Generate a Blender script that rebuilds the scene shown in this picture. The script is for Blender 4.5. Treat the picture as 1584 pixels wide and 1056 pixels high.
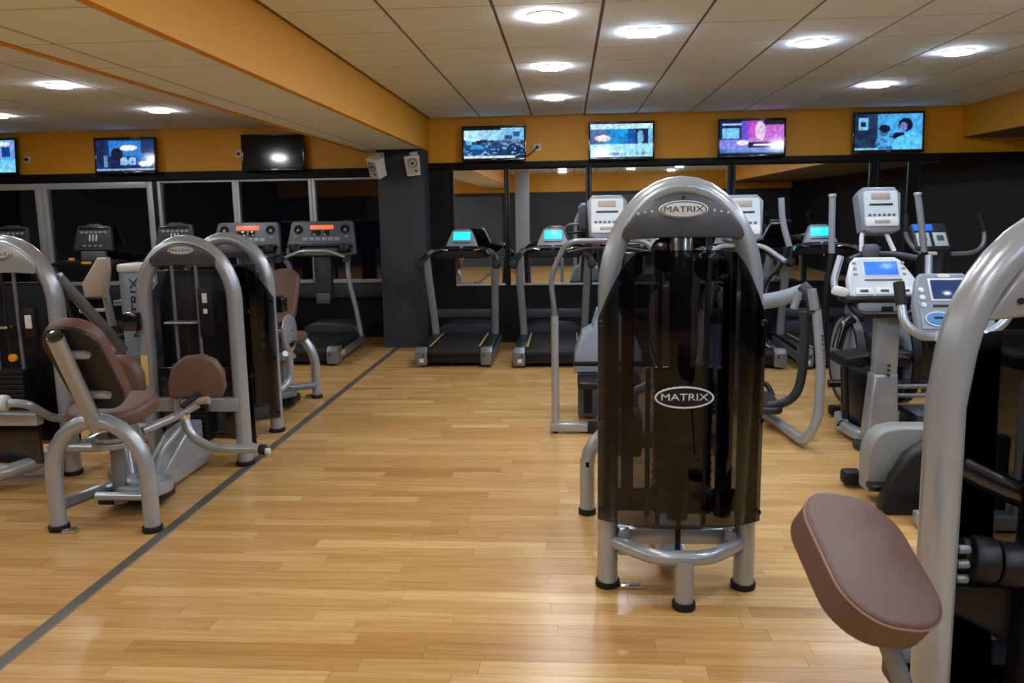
import bpy, bmesh, math, random
from mathutils import Vector, Matrix, Euler
S = bpy.context.scene
C = S.collection
for o in list(bpy.data.objects): bpy.data.objects.remove(o)
random.seed(7)

# ------------------------------------------------------------------ camera, world, exposure
FPX = 1250.0
YAW, PITCH, ROLL, CAMH = math.radians(4.0), math.radians(9.0), math.radians(0.9), 1.55
cd = bpy.data.cameras.new('camera'); cam = bpy.data.objects.new('camera', cd); C.objects.link(cam)
cd.sensor_fit = 'HORIZONTAL'; cd.sensor_width = 36.0; cd.lens = FPX / 1584.0 * 36.0
cd.clip_start = 0.05; cd.clip_end = 200
fw = Vector((-math.sin(YAW) * math.cos(PITCH), math.cos(YAW) * math.cos(PITCH), -math.sin(PITCH)))
r0 = Vector((math.cos(YAW), math.sin(YAW), 0)); u0 = r0.cross(fw)
cr = r0 * math.cos(ROLL) - u0 * math.sin(ROLL); cu = u0 * math.cos(ROLL) + r0 * math.sin(ROLL)
M = Matrix((cr, cu, -fw)).transposed().to_4x4(); M.translation = Vector((0, 0, CAMH))
cam.matrix_world = M
S.camera = cam

W = bpy.data.worlds.new('night'); S.world = W; W.use_nodes = True
bgn = W.node_tree.nodes.get('Background') or W.node_tree.nodes.new('ShaderNodeBackground')
bgn.inputs[0].default_value = (0.0016, 0.0020, 0.0032, 1); bgn.inputs[1].default_value = 1.0
S.view_settings.view_transform = 'Standard'; S.view_settings.look = 'None'
S.view_settings.gamma = 1.0; S.view_settings.use_curve_mapping = False
S.view_settings.exposure = 0.0
LAMP = 122.0            # emission of the ceiling lamps
try:
    S.cycles.use_denoising = True
    S.cycles.sample_clamp_indirect = 6.0
    S.cycles.max_bounces = 7; S.cycles.transparent_max_bounces = 10; S.cycles.adaptive_threshold = 0.03
    S.cycles.glossy_bounces = 4; S.cycles.diffuse_bounces = 4
    S.cycles.caustics_reflective = False; S.cycles.caustics_refractive = False
except Exception: pass

# ------------------------------------------------------------------ materials
MATS = {}
def srgb(r, g, b):
    f = lambda c: (c / 255 / 12.92) if c / 255 <= 0.04045 else ((c / 255 + 0.055) / 1.055) ** 2.4
    return (f(r), f(g), f(b), 1)
def mat(name, col, rough=0.5, metal=0.0, spec=0.5, coat=0.0, emit=None, es=1.0, bump=0.0, bscale=200.0, var=0.0):
    if name in MATS: return MATS[name]
    m = bpy.data.materials.new(name); m.use_nodes = True; nt = m.node_tree
    p = nt.nodes['Principled BSDF']
    p.inputs['Base Color'].default_value = col; p.inputs['Roughness'].default_value = rough
    p.inputs['Metallic'].default_value = metal; p.inputs['Specular IOR Level'].default_value = spec
    p.inputs['Coat Weight'].default_value = coat; p.inputs['Coat Roughness'].default_value = 0.15
    if emit:
        p.inputs['Emission Color'].default_value = emit; p.inputs['Emission Strength'].default_value = es
    if bump or var:
        tc = nt.nodes.new('ShaderNodeTexCoord'); n = nt.nodes.new('ShaderNodeTexNoise')
        n.inputs['Scale'].default_value = bscale; n.inputs['Detail'].default_value = 3
        nt.links.new(tc.outputs['Object'], n.inputs['Vector'])
        if bump:
            b = nt.nodes.new('ShaderNodeBump'); b.inputs['Strength'].default_value = bump; b.inputs['Distance'].default_value = 0.002
            nt.links.new(n.outputs['Fac'], b.inputs['Height']); nt.links.new(b.outputs['Normal'], p.inputs['Normal'])
        if var:
            n2 = nt.nodes.new('ShaderNodeTexNoise'); n2.inputs['Scale'].default_value = 3.0
            nt.links.new(tc.outputs['Object'], n2.inputs['Vector'])
            mx = nt.nodes.new('ShaderNodeMix'); mx.data_type = 'RGBA'
            mx.inputs['A'].default_value = tuple(c * (1 - var) for c in col[:3]) + (1,)
            mx.inputs['B'].default_value = tuple(min(1, c * (1 + var)) for c in col[:3]) + (1,)
            nt.links.new(n2.outputs['Fac'], mx.inputs['Factor']); nt.links.new(mx.outputs['Result'], p.inputs['Base Color'])
    if emit:
        try: m.cycles.emission_sampling = 'NONE'
        except Exception: pass
    MATS[name] = m; return m
def glassy(name, tint, gloss_col, refl, rough=0.03):
    """thin see-through sheet: tinted transparency plus a mirror-like sheen"""
    m = bpy.data.materials.new(name); m.use_nodes = True; nt = m.node_tree; nt.nodes.clear()
    out = nt.nodes.new('ShaderNodeOutputMaterial'); t = nt.nodes.new('ShaderNodeBsdfTransparent')
    g = nt.nodes.new('ShaderNodeBsdfGlossy'); mx = nt.nodes.new('ShaderNodeMixShader'); lw = nt.nodes.new('ShaderNodeFresnel')
    lw.inputs['IOR'].default_value = refl; t.inputs[0].default_value = tint
    g.inputs['Color'].default_value = gloss_col; g.inputs['Roughness'].default_value = rough
    nt.links.new(lw.outputs[0], mx.inputs[0]); nt.links.new(t.outputs[0], mx.inputs[1]); nt.links.new(g.outputs[0], mx.inputs[2])
    nt.links.new(mx.outputs[0], out.inputs[0]); MATS[name] = m; return m

silver = mat('silver_paint', srgb(166, 173, 182), 0.28, 0.4, 0.5, 0.35, bump=0.05, bscale=900)
silver_dk = mat('dark_silver', srgb(120, 124, 130), 0.36, 0.4, coat=0.2)
chrome = mat('chrome', (0.78, 0.8, 0.82, 1), 0.12, 1.0)
black = mat('black_plastic', (0.009, 0.009, 0.0105, 1), 0.4, spec=0.32, bump=0.1, bscale=600)
blackg = mat('black_gloss', (0.008, 0.008, 0.010, 1), 0.12, coat=0.6)
rubber = mat('black_rubber', (0.012, 0.012, 0.013, 1), 0.6, spec=0.3, bump=0.3, bscale=800)
gunmetal = mat('gunmetal', srgb(72, 73, 78), 0.38, 0.3, coat=0.2, bump=0.05)
brown = mat('brown_vinyl', srgb(102, 75, 65), 0.48, bump=0.25, bscale=700, var=0.06)
tan = mat('tan_vinyl', srgb(178, 160, 150), 0.5, bump=0.2, bscale=700)
piping = mat('vinyl_piping', srgb(138, 108, 94), 0.45)
padback = mat('pad_backing', (0.010, 0.009, 0.009, 1), 0.5)
greyp = mat('grey_plastic', srgb(128, 134, 142), 0.42, coat=0.1)
dgreyp = mat('dark_grey_plastic', srgb(46, 50, 57), 0.45, spec=0.4)
mgreyp = mat('mid_grey_plastic', srgb(80, 87, 98), 0.45)
whitep = mat('white_plastic', srgb(215, 218, 220), 0.4)
offwhite = mat('console_face', srgb(198, 204, 208), 0.45)
bluegrey = mat('blue_grey_panel', srgb(140, 154, 172), 0.4, coat=0.2)
orange = mat('orange_paint', srgb(218, 154, 20), 0.55, bump=0.1, bscale=120, var=0.04)
darkwall = mat('charcoal_wall', srgb(50, 54, 61), 0.7, bump=0.15, bscale=150, var=0.10)
blackwall = mat('black_wall', srgb(17, 18, 22), 0.6, spec=0.25, var=0.1)
tilem = mat('ceiling_tile', srgb(226, 237, 252), 0.9, bump=0.35, bscale=260)
tbar = mat('ceiling_runner', srgb(112, 106, 98), 0.6)
alum = mat('window_aluminium', srgb(188, 192, 194), 0.4, 0.2)
cream = mat('cream_plastic', srgb(214, 210, 204), 0.5)
bluedisp = mat('blue_display', (0.02, 0.1, 0.5, 1), 0.3, emit=srgb(20, 96, 200), es=1.0)
darkdisp = mat('dim_blue_display', srgb(30, 44, 76), 0.15, emit=srgb(34, 56, 104), es=0.6)
cyandisp = mat('cyan_display', (0.02, 0.4, 0.7, 1), 0.3, emit=srgb(30, 200, 250), es=1.25)
reddisp = mat('red_led_display', (0.3, 0.05, 0.02, 1), 0.3, emit=srgb(250, 110, 70), es=1.0)
amber = mat('tan_display', srgb(168, 150, 140), 0.4)
orangep = mat('orange_plastic', srgb(230, 150, 40), 0.4)
bluebtn = mat('blue_keys', srgb(70, 130, 190), 0.4)
stripe = mat('deck_stripe', srgb(205, 165, 95), 0.4, 0.2)
yellowlabel = mat('yellow_label', srgb(214, 186, 110), 0.5)
mirrorm = mat('mirror_silver', (0.72, 0.74, 0.76, 1), 0.015, 1.0)
stripm = mat('floor_strip_metal', srgb(104, 98, 90), 0.4, 0.25)
subfloor = mat('floor_joint', srgb(120, 84, 46), 0.6)
smoke = glassy('smoked_acrylic', (0.36, 0.362, 0.372, 1), (0.86, 0.92, 1.0, 1), 1.45, 0.04)
pane = glassy('window_glass', (0.75, 0.78, 0.8, 1), (0.9, 0.92, 0.95, 1), 1.75, 0.01)

def lampm(name, col, s):
    m = bpy.data.materials.new(name); m.use_nodes = True; nt = m.node_tree; nt.nodes.clear()
    o = nt.nodes.new('ShaderNodeOutputMaterial'); e = nt.nodes.new('ShaderNodeEmission')
    e.inputs[0].default_value = col; e.inputs[1].default_value = s; nt.links.new(e.outputs[0], o.inputs[0]); return m
lamp_warm = lampm('lamp_diffuser_warm', (0.93, 0.95, 0.94, 1), LAMP)
lamp_cool = lampm('lamp_diffuser_cool', (0.76, 0.90, 1.06, 1), LAMP)

# wood planks: tone from the object colour (single planks) or a mesh attribute (the joined far ones)
wood = bpy.data.materials.new('oak_laminate'); wood.use_nodes = True
def build_wood():
    nt = wood.node_tree; p = nt.nodes['Principled BSDF']; N = nt.nodes.new; L = nt.links.new
    oi = N('ShaderNodeObjectInfo'); at = N('ShaderNodeAttribute'); at.attribute_name = 'tone'
    sep = N('ShaderNodeSeparateColor'); L(oi.outputs['Color'], sep.inputs[0])
    add = N('ShaderNodeMath'); add.operation = 'ADD'; L(sep.outputs[0], add.inputs[0]); L(at.outputs['Fac'], add.inputs[1])
    geo = N('ShaderNodeNewGeometry'); off = N('ShaderNodeVectorMath'); off.operation = 'ADD'
    comb = N('ShaderNodeCombineXYZ'); mul = N('ShaderNodeMath'); mul.operation = 'MULTIPLY'; mul.inputs[1].default_value = 37.0
    L(add.outputs[0], mul.inputs[0]); L(mul.outputs[0], comb.inputs[0]); L(mul.outputs[0], comb.inputs[2])
    L(geo.outputs['Position'], off.inputs[0]); L(comb.outputs[0], off.inputs[1])
    mp = N('ShaderNodeMapping'); mp.inputs['Scale'].default_value = (2.2, 42.0, 10.0); L(off.outputs[0], mp.inputs[0])
    ns = N('ShaderNodeTexNoise'); ns.inputs['Scale'].default_value = 1.0; ns.inputs['Detail'].default_value = 5; ns.inputs['Distortion'].default_value = 0.6
    L(mp.outputs[0], ns.inputs['Vector'])
    cr1 = N('ShaderNodeValToRGB'); e = cr1.color_ramp.elements
    e[0].position = 0.0; e[0].color = srgb(188, 140, 80); e[1].position = 1.0; e[1].color = srgb(228, 190, 130)
    m_ = e.new(0.5); m_.color = srgb(208, 163, 101)
    L(add.outputs[0], cr1.inputs[0])
    cr2 = N('ShaderNodeValToRGB'); e2 = cr2.color_ramp.elements; e2[0].position = 0.32; e2[0].color = (0.72, 0.66, 0.58, 1); e2[1].position = 0.6; e2[1].color = (1, 1, 1, 1)
    L(ns.outputs['Fac'], cr2.inputs[0])
    mx = N('ShaderNodeMix'); mx.data_type = 'RGBA'; mx.blend_type = 'MULTIPLY'; mx.inputs['Factor'].default_value = 0.75
    L(cr1.outputs[0], mx.inputs['A']); L(cr2.outputs[0], mx.inputs['B']); L(mx.outputs['Result'], p.inputs['Base Color'])
    p.inputs['Roughness'].default_value = 0.27; p.inputs['Specular IOR Level'].default_value = 0.5
    b = N('ShaderNodeBump'); b.inputs['Strength'].default_value = 0.06; b.inputs['Distance'].default_value = 0.001
    L(ns.outputs['Fac'], b.inputs['Height']); L(b.outputs['Normal'], p.inputs['Normal'])
build_wood()

# ------------------------------------------------------------------ mesh helpers
def T(x, y, z): return Matrix.Translation((x, y, z))
def RX(d): return Matrix.Rotation(math.radians(d), 4, 'X')
def RY(d): return Matrix.Rotation(math.radians(d), 4, 'Y')
def RZ(d): return Matrix.Rotation(math.radians(d), 4, 'Z')
I4 = Matrix.Identity(4)

def finish(name, bm, m, parent=None, smooth=35, label=None):
    bmesh.ops.recalc_face_normals(bm, faces=bm.faces)
    me = bpy.data.meshes.new(name); bm.to_mesh(me); bm.free()
    if m: me.materials.append(m)
    if smooth:
        me.polygons.foreach_set('use_smooth', [True] * len(me.polygons))
        try: me.set_sharp_from_angle(angle=math.radians(smooth))
        except Exception: pass
    o = bpy.data.objects.new(name, me); C.objects.link(o)
    if parent: o.parent = parent
    if label: o['label'] = label
    return o

def rbox(bm, sx, sy, sz, mtx=I4, bev=0.008, seg=2):
    r = bmesh.ops.create_cube(bm, size=1.0, matrix=mtx @ Matrix.Diagonal((sx, sy, sz, 1)))
    if bev > 0:
        vs = set(r['verts']); es = [e for e in bm.edges if e.verts[0] in vs and e.verts[1] in vs]
        bmesh.ops.bevel(bm, geom=es, offset=min(bev, 0.45 * min(sx, sy, sz)), segments=seg, profile=0.5, affect='EDGES')
def cyl(bm, r, h, mtx=I4, n=20, bev=0.0, r2=None):
    q = bmesh.ops.create_cone(bm, cap_ends=True, segments=n, radius1=r, radius2=r if r2 is None else r2, depth=h, matrix=mtx)
    if bev > 0:
        vs = set(q['verts'])
        es = [e for e in bm.edges if e.verts[0] in vs and e.verts[1] in vs and len(e.link_faces) == 2 and any(len(f.verts) > 4 for f in e.link_faces)]
        bmesh.ops.bevel(bm, geom=es, offset=bev, segments=2, profile=0.5, affect='EDGES')
def fillet(pts, r, k=6):
    pts = [Vector(p) for p in pts]; out = [pts[0]]
    for i in range(1, len(pts) - 1):
        a, b, c = pts[i - 1], pts[i], pts[i + 1]
        d1, d2 = (a - b), (c - b)
        rr = min(r, d1.length * 0.48, d2.length * 0.48)
        s, e = b + d1.normalized() * rr, b + d2.normalized() * rr
        for j in range(k + 1):
            t = j / k; out.append(s * (1 - t) ** 2 + b * 2 * t * (1 - t) + e * t * t)
    out.append(pts[-1]); return out
def sweep(bm, pts, rx, ry=None, n=12, up=(0, 1, 0), caps=True, taper=None):
    """elliptical tube along pts; ry is the radius along `up` (made perpendicular)"""
    ry = rx if ry is None else ry
    pts = [Vector(p) for p in pts]; up = Vector(up); rings = []
    for i, p in enumerate(pts):
        t = (pts[min(i + 1, len(pts) - 1)] - pts[max(i - 1, 0)]).normalized()
        u = up - t * up.dot(t)
        if u.length < 1e-3: u = Vector((0.31, 0.2, 0.9)) - t * Vector((0.31, 0.2, 0.9)).dot(t)
        u.normalize(); v = t.cross(u); s = 1.0 if taper is None else taper(i / (len(pts) - 1))
        rings.append([bm.verts.new(p + v * (math.cos(a) * rx * s) + u * (math.sin(a) * ry * s)) for a in [2 * math.pi * k / n for k in range(n)]])
    for a, b in zip(rings, rings[1:]):
        for k in range(n): bm.faces.new((a[k], a[(k + 1) % n], b[(k + 1) % n], b[k]))
    if caps: bm.faces.new(rings[0][::-1]); bm.faces.new(rings[-1])
def tube(bm, pts, r, fr=0.06, n=12, ry=None, up=(0, 1, 0), k=6): sweep(bm, fillet(pts, fr, k), r, ry, n, up)
def prism(bm, outline, th, mtx=I4, bev=0.0, seg=3):
    """2-D outline in local XY, extruded from z=0 to z=th, optionally with rounded rims"""
    v = [bm.verts.new((x, y, 0)) for x, y in outline]; f = bm.faces.new(v)
    r = bmesh.ops.extrude_face_region(bm, geom=[f]); nv = [g for g in r['geom'] if isinstance(g, bmesh.types.BMVert)]
    for q in nv: q.co.z = th
    allv = set(v) | set(nv)
    if bev > 0:
        es = [e for e in bm.edges if e.verts[0] in allv and e.verts[1] in allv and abs(e.verts[0].co.z - e.verts[1].co.z) < 1e-6]
        q = bmesh.ops.bevel(bm, geom=es, offset=bev, segments=seg, profile=0.5, affect='EDGES')
        allv = allv | set(q['verts'])
        allv = {x for x in allv if x.is_valid}
    bmesh.ops.transform(bm, matrix=mtx, verts=list(allv))
def rrect(w, h, r, k=6):
    o = []
    for cx, cy, a0 in ((w / 2 - r, h / 2 - r, 0), (-w / 2 + r, h / 2 - r, 90), (-w / 2 + r, -h / 2 + r, 180), (w / 2 - r, -h / 2 + r, 270)):
        for j in range(k + 1):
            a = math.radians(a0 + 90 * j / k); o.append((cx + r * math.cos(a), cy + r * math.sin(a)))
    return o
def ellipse(a, b, k=28): return [(a * math.cos(2 * math.pi * i / k), b * math.sin(2 * math.pi * i / k)) for i in range(k)]
def ring(bm, a, b, w, th, mtx=I4, k=32):
    vs = []
    for rr, z in ((0, 0), (w, 0), (w, th), (0, th)):
        vs.append([bm.verts.new(mtx @ Vector(((a - rr) * math.cos(2 * math.pi * i / k), (b - rr) * math.sin(2 * math.pi * i / k), z))) for i in range(k)])
    for q in range(4):
        A, B = vs[q], vs[(q + 1) % 4]
        for i in range(k): bm.faces.new((A[i], A[(i + 1) % k], B[(i + 1) % k], B[i]))
def P(name, m, parent, fn, smooth=35, label=None):
    bm = bmesh.new(); fn(bm); return finish(name, bm, m, parent, smooth, label)
def box(name, m, parent, x0, x1, y0, y1, z0, z1, bev=0.0):
    return P(name, m, parent, lambda b: rbox(b, x1 - x0, y1 - y0, z1 - z0, T((x0 + x1) / 2, (y0 + y1) / 2, (z0 + z1) / 2), bev, 2))
def tag(o, label, cat=None, group=None, kind=None):
    o['label'] = label
    if cat: o['category'] = cat
    if group: o['group'] = group
    if kind: o['kind'] = kind
    return o
def thing(name, label, cat, loc=(0, 0, 0), rz=0, group=None):
    o = bpy.data.objects.new(name, None); C.objects.link(o); o.empty_display_size = 0.1
    o.location = loc; o.rotation_euler = (0, 0, math.radians(rz)); return tag(o, label, cat, group)
def struct(o, label): return tag(o, label, None, None, 'structure')
def copy_tree(root, loc, rz=0, label=None):
    r = root.copy(); C.objects.link(r); r.location = loc; r.rotation_euler = (0, 0, math.radians(rz))
    if label: r['label'] = label
    for ch in list(root.children):
        c = ch.copy(); C.objects.link(c); c.parent = r
        for g in list(ch.children):
            d = g.copy(); C.objects.link(d); d.parent = c
    return r
def lettering(name, txt, m, parent, mtx, size, sx=1.0, ext=0.001):
    cu_ = bpy.data.curves.new(name, 'FONT'); cu_.body = txt; cu_.size = size; cu_.align_x = 'CENTER'; cu_.align_y = 'CENTER'; cu_.extrude = ext
    cu_.materials.append(m); o = bpy.data.objects.new(name, cu_); C.objects.link(o); o.parent = parent
    bpy.context.view_layer.update()
    me = bpy.data.meshes.new_from_object(o.evaluated_get(bpy.context.evaluated_depsgraph_get()))
    bpy.data.objects.remove(o); q = bpy.data.objects.new(name, me); C.objects.link(q); q.parent = parent
    q.matrix_local = mtx @ Matrix.Diagonal((sx, 1, 1, 1)); return q
FRONT = RX(90)   # turns local XY into the XZ plane, its +Z facing -Y (towards the photographer)
# ------------------------------------------------------------------ the room
XL, XR, YB, YF, CZ = -9.0, 6.4, 9.7, -4.6, 2.66     # left, right, mirror wall, wall behind the photographer, ceiling
YL = 10.2                                            # window wall
BX0, BX1, BZ = -2.40, -1.62, 2.29                    # dropped bulkhead

# floor: slab + planks (single ones near, one joined part beyond)
floor = struct(box('floor', subfloor, None, XL, XR, YF, YL, -0.12, -0.012), 'honey oak laminate floor of short strips')
STRIP0, STRIP1 = -2.045, -1.985
PW, PGAP = 0.0867, 0.0005
def plank_rows():
    rows = []
    y, j = YF + 0.02, 0
    while y < YL - 0.02:
        x = XL + random.uniform(0, 0.5)
        while x < XR:
            ln = random.choice((0.42, 0.55, 0.66, 0.78, 0.92, 1.1)); rows.append((x, min(x + ln, XR), y, min(y + PW, YL))); x += ln
        y += PW; j += 1
    return rows
def inview(x, y):
    v = Vector((x, y, -CAMH)); d = v.dot(fw)
    if d < 0.3: return None
    px, py = 792 + FPX * v.dot(cr) / d, 528 - FPX * v.dot(cu) / d
    return (px, py) if -60 < px < 1640 and py < 1085 else None
cand, rest = [], []
for x0, x1, y0, y1 in plank_rows():
    for a, b in (((x0, min(x1, STRIP0)), (max(x0, STRIP1), x1)) if x0 < STRIP1 and x1 > STRIP0 else ((x0, x1),)):
        if b - a < 0.01: continue
        q = inview((a + b) / 2, (y0 + y1) / 2)
        # what other things hide is left to the joined part
        hid = (1.2 < a and y0 < 4.5) or (b < -2.1 and y0 > 3.7)
        (cand if q and not hid else rest).append((a, b, y0, y1))
cand.sort(key=lambda r: r[2]); near = cand[:290]; rest += cand[290:]
pbm = bmesh.new(); rbox(pbm, 1, 1, 0.012, T(0.5, 0.5, -0.006), 0.0)
pme = bpy.data.meshes.new('plank'); pbm.to_mesh(pme); pbm.free(); pme.materials.append(wood)
def tone(): return min(1, max(0.02, random.gauss(0.48, 0.19)))
for a, b, y0, y1 in near:
    o = bpy.data.objects.new('plank', pme); C.objects.link(o); o.parent = floor
    o.location = (a + PGAP, y0 + PGAP, 0); o.scale = (b - a - 2 * PGAP, y1 - y0 - 2 * PGAP, 1)
    t = tone(); o.color = (t, t, t, 1)
def far_planks():
    V, Fc, A = [], [], []
    for a, b, y0, y1 in rest:
        n = len(V); a += PGAP; b -= PGAP; y0 += PGAP; y1 -= PGAP
        V += [(a, y0, -.012), (b, y0, -.012), (b, y1, -.012), (a, y1, -.012), (a, y0, 0), (b, y0, 0), (b, y1, 0), (a, y1, 0)]
        Fc += [(n + 4, n + 5, n + 6, n + 7), (n, n + 1, n + 5, n + 4), (n + 1, n + 2, n + 6, n + 5), (n + 2, n + 3, n + 7, n + 6), (n + 3, n, n + 4, n + 7)]
        A += [tone()] * 5
    me = bpy.data.meshes.new('distant_planks'); me.from_pydata(V, [], Fc); me.materials.append(wood)
    at = me.attributes.new('tone', 'FLOAT', 'FACE'); at.data.foreach_set('value', A)
    o = bpy.data.objects.new('distant_planks', me); C.objects.link(o); o.parent = floor; o['kind'] = 'stuff'; o.color = (0, 0, 0, 1)
far_planks()
struct(P('trim_1', stripm, None, lambda b: (rbox(b, STRIP1 - STRIP0, YL - YF - 0.9, 0.016, T((STRIP0 + STRIP1) / 2, (YL + YF) / 2 - 0.45, -0.004), 0.003, 1))), 'flat metal strip set along the wooden floor')

# ceiling: T-bar grid with single tiles
ceil_ = struct(box('ceiling', tbar, None, XL, XR, YF, YL, CZ + 0.012, CZ + 0.14), 'suspended ceiling of square beige tiles')
GX0, GY0, TX, TY = -1.0, 4.585, 0.6, 0.565
tbm = bmesh.new(); rbox(tbm, 1, 1, 0.011, T(0.5, 0.5, 0.0065), 0.0)
tme = bpy.data.meshes.new('tile'); tbm.to_mesh(tme); tbm.free(); tme.materials.append(tilem)
def ceil_px(x, y, z):
    v = Vector((x, y, z - CAMH)); d = v.dot(fw)
    if d < 0.3: return None
    px, py = 792 + FPX * v.dot(cr) / d, 528 - FPX * v.dot(cu) / d
    return (px, py) if -40 < px < 1620 and -20 < py < 1085 else None
tV, tF = [], []
def put_tile(a, b, y0, y1, z, parent, force=False):
    vis = any(ceil_px(x, y, z) for x in (a, b) for y in (y0, y1))
    g, h = 0.010, 0.006
    a += g; b -= g; y0 += h; y1 -= h
    if b - a < 0.03 or y1 - y0 < 0.03: return
    if vis:
        o = bpy.data.objects.new('tile', tme); C.objects.link(o); o.parent = parent
        o.location = (a, y0, z); o.scale = (b - a, y1 - y0, 1)
    else:
        n = len(tV)
        tV.extend([(a, y0, z), (b, y0, z), (b, y1, z), (a, y1, z), (a, y0, z + .011), (b, y0, z + .011), (b, y1, z + .011), (a, y1, z + .011)])
        tF.extend([(n, n + 1, n + 2, n + 3), (n, n + 1, n + 5, n + 4), (n + 1, n + 2, n + 6, n + 5), (n + 2, n + 3, n + 7, n + 6), (n + 3, n, n + 4, n + 7)])
def grid(x0, x1, y0, y1, z, parent, ox=GX0):
    i0 = math.floor((x0 - ox) / TX); j0 = math.floor((y0 - GY0) / TY)
    i = i0
    while ox + i * TX < x1:
        j = j0
        while GY0 + j * TY < y1:
            put_tile(max(x0, ox + i * TX), min(x1, ox + (i + 1) * TX), max(y0, GY0 + j * TY), min(y1, GY0 + (j + 1) * TY), z, parent); j += 1
        i += 1
grid(BX1, 4.45, YF, YB, CZ, ceil_); grid(4.45, XR, YF, YB, CZ, ceil_); grid(XL, BX0, YF, YL, CZ, ceil_)
# dropped bulkhead with orange sides
bulk = struct(box('ceiling_bulkhead', orange, None, BX0, BX1, YF, YB, BZ + 0.013, CZ + 0.02, 0.0), 'orange dropped bulkhead with tiled underside')
for x in (BX0, BX1 - 0.045):
    box('edge_trim', orange, bulk, x, x + 0.045, YF, YB, BZ - 0.002, BZ + 0.013)
box('runner_backing', tbar, bulk, BX0 + 0.045, BX1 - 0.045, YF, YB, BZ + 0.0115, BZ + 0.0135)
grid(BX0 + 0.045, BX1 - 0.045, YF, YB, BZ, bulk, ox=-2.17)
if tV:
    me = bpy.data.meshes.new('other_tiles'); me.from_pydata(tV, [], tF); me.materials.append(tilem)
    o = bpy.data.objects.new('other_tiles', me); C.objects.link(o); o.parent = ceil_; o['kind'] = 'stuff'
bulk2 = struct(box('ceiling_bulkhead', orange, None, 4.45, XR, YF, YB, 2.32, CZ + 0.02), 'orange bulkhead above the dark far end of the mirrors')
box('soffit', mat('soffit_grey', srgb(92, 84, 76), 0.8), bulk2, 4.47, XR, YF, YB, 2.314, 2.32)

# walls
wb = struct(box('wall_back', blackwall, None, BX1 - 0.04, XR, YB, YB + 0.6, -0.1, 2.15), 'black wall behind the treadmills below an orange band')
box('orange_band', orange, wb, BX1 - 0.02, XR, YB, YB + 0.6, 2.15, CZ + 0.03)
box('black_ledge', blackwall, wb, BX1 - 0.02, XR, YB - 0.03, YB, 2.075, 2.15, 0.004)
wl = struct(box('wall_back_left', blackwall, None, XL, BX0 + 0.3, YL, YL + 0.15, -0.1, 0.72), 'dark wall under the night windows')
box('orange_band', orange, wl, XL, BX0 + 0.3, YL, YL + 0.15, 2.14, CZ + 0.03)
box('black_lintel', blackwall, wl, XL, BX0 + 0.3, YL - 0.03, YL + 0.15, 2.03, 2.14, 0.004)
box('grey_ledge', mat('ledge_grey', srgb(58, 62, 68), 0.6), wl, XL, BX0 + 0.2, YL - 0.05, YL, 0.52, 0.69, 0.004)
struct(box('wall_left', darkwall, None, XL - 0.15, XL, YF, YL + 0.15, -0.1, CZ + 0.03), 'dark side wall')
struct(box('wall_right', blackwall, None, XR, XR + 0.15, YF, YB + 0.6, -0.1, CZ + 0.03), 'black side wall')
wf = struct(box('wall_front', darkwall, None, XL, XR, YF - 0.15, YF, -0.1, CZ + 0.03), 'dark wall behind the photographer, seen in the mirrors')
box('orange_band', orange, wf, XL, XR, YF, YF + 0.02, 2.15, CZ)
for x in (-6.2, -3.4, 0.6, 3.4): box('grey_panel', mgreyp, wf, x, x + 1.5, YF, YF + 0.03, 0.0, 2.05)
struct(box('pillar', mat('pale_pillar', srgb(150, 160, 176), 0.6), None, -1.35, -1.0, -2.3, -1.95, -0.1, CZ + 0.004, 0.006), 'pale pillar behind the photographer, seen in the mirrors')
pil = struct(box('pillar', darkwall, None, -2.17, -1.635, 9.33, YL + 0.1, -0.1, BZ + 0.004, 0.006), 'charcoal pillar between windows and mirrors')

# windows on the left part of the back wall (black night outside)
def window(n, x0, x1, z0, z1, fw_, label, header=0.05, yy=YL + 0.03):
    w = thing('window_%d' % n, label, None, ((x0 + x1) / 2, yy, z0)); w['kind'] = 'structure'
    hw = (x1 - x0) / 2; h = z1 - z0
    for s in (-1, 1):
        P('frame_post', alum, w, lambda b: rbox(b, fw_, 0.07, h, T(s * (hw - fw_ / 2), 0, h / 2), 0.006))
    P('frame_header', alum, w, lambda b: rbox(b, 2 * (hw - fw_), 0.07, header, T(0, 0, h - header / 2), 0.006))
    P('frame_sill', alum, w, lambda b: rbox(b, 2 * (hw - fw_), 0.08, 0.05, T(0, -0.005, 0.025), 0.006))
    P('pane', pane, w, lambda b: rbox(b, 2 * (hw - fw_), 0.008, h - header - 0.05, T(0, 0.01, (h - header + 0.05) / 2), 0.0))
window(1, -8.9, -6.80, 0.70, 2.03, 0.08, 'wide aluminium night window at the picture edge', 0.085)
window(2, -6.80, -5.30, 0.70, 2.03, 0.08, 'night window framed by thick pale posts', 0.085)
window(3, -5.24, -4.21, 0.70, 2.03, 0.045, 'night window left of the blank television', 0.03)
window(4, -4.21, -3.22, 0.70, 2.03, 0.045, 'night window below the blank television', 0.03)
window(5, -3.22, -2.15, 0.70, 2.03, 0.045, 'night window next to the charcoal pillar', 0.03)
box('joint_cover', black, wl, -5.30, -5.24, YL, YL + 0.06, 0.70, 2.03)

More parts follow.
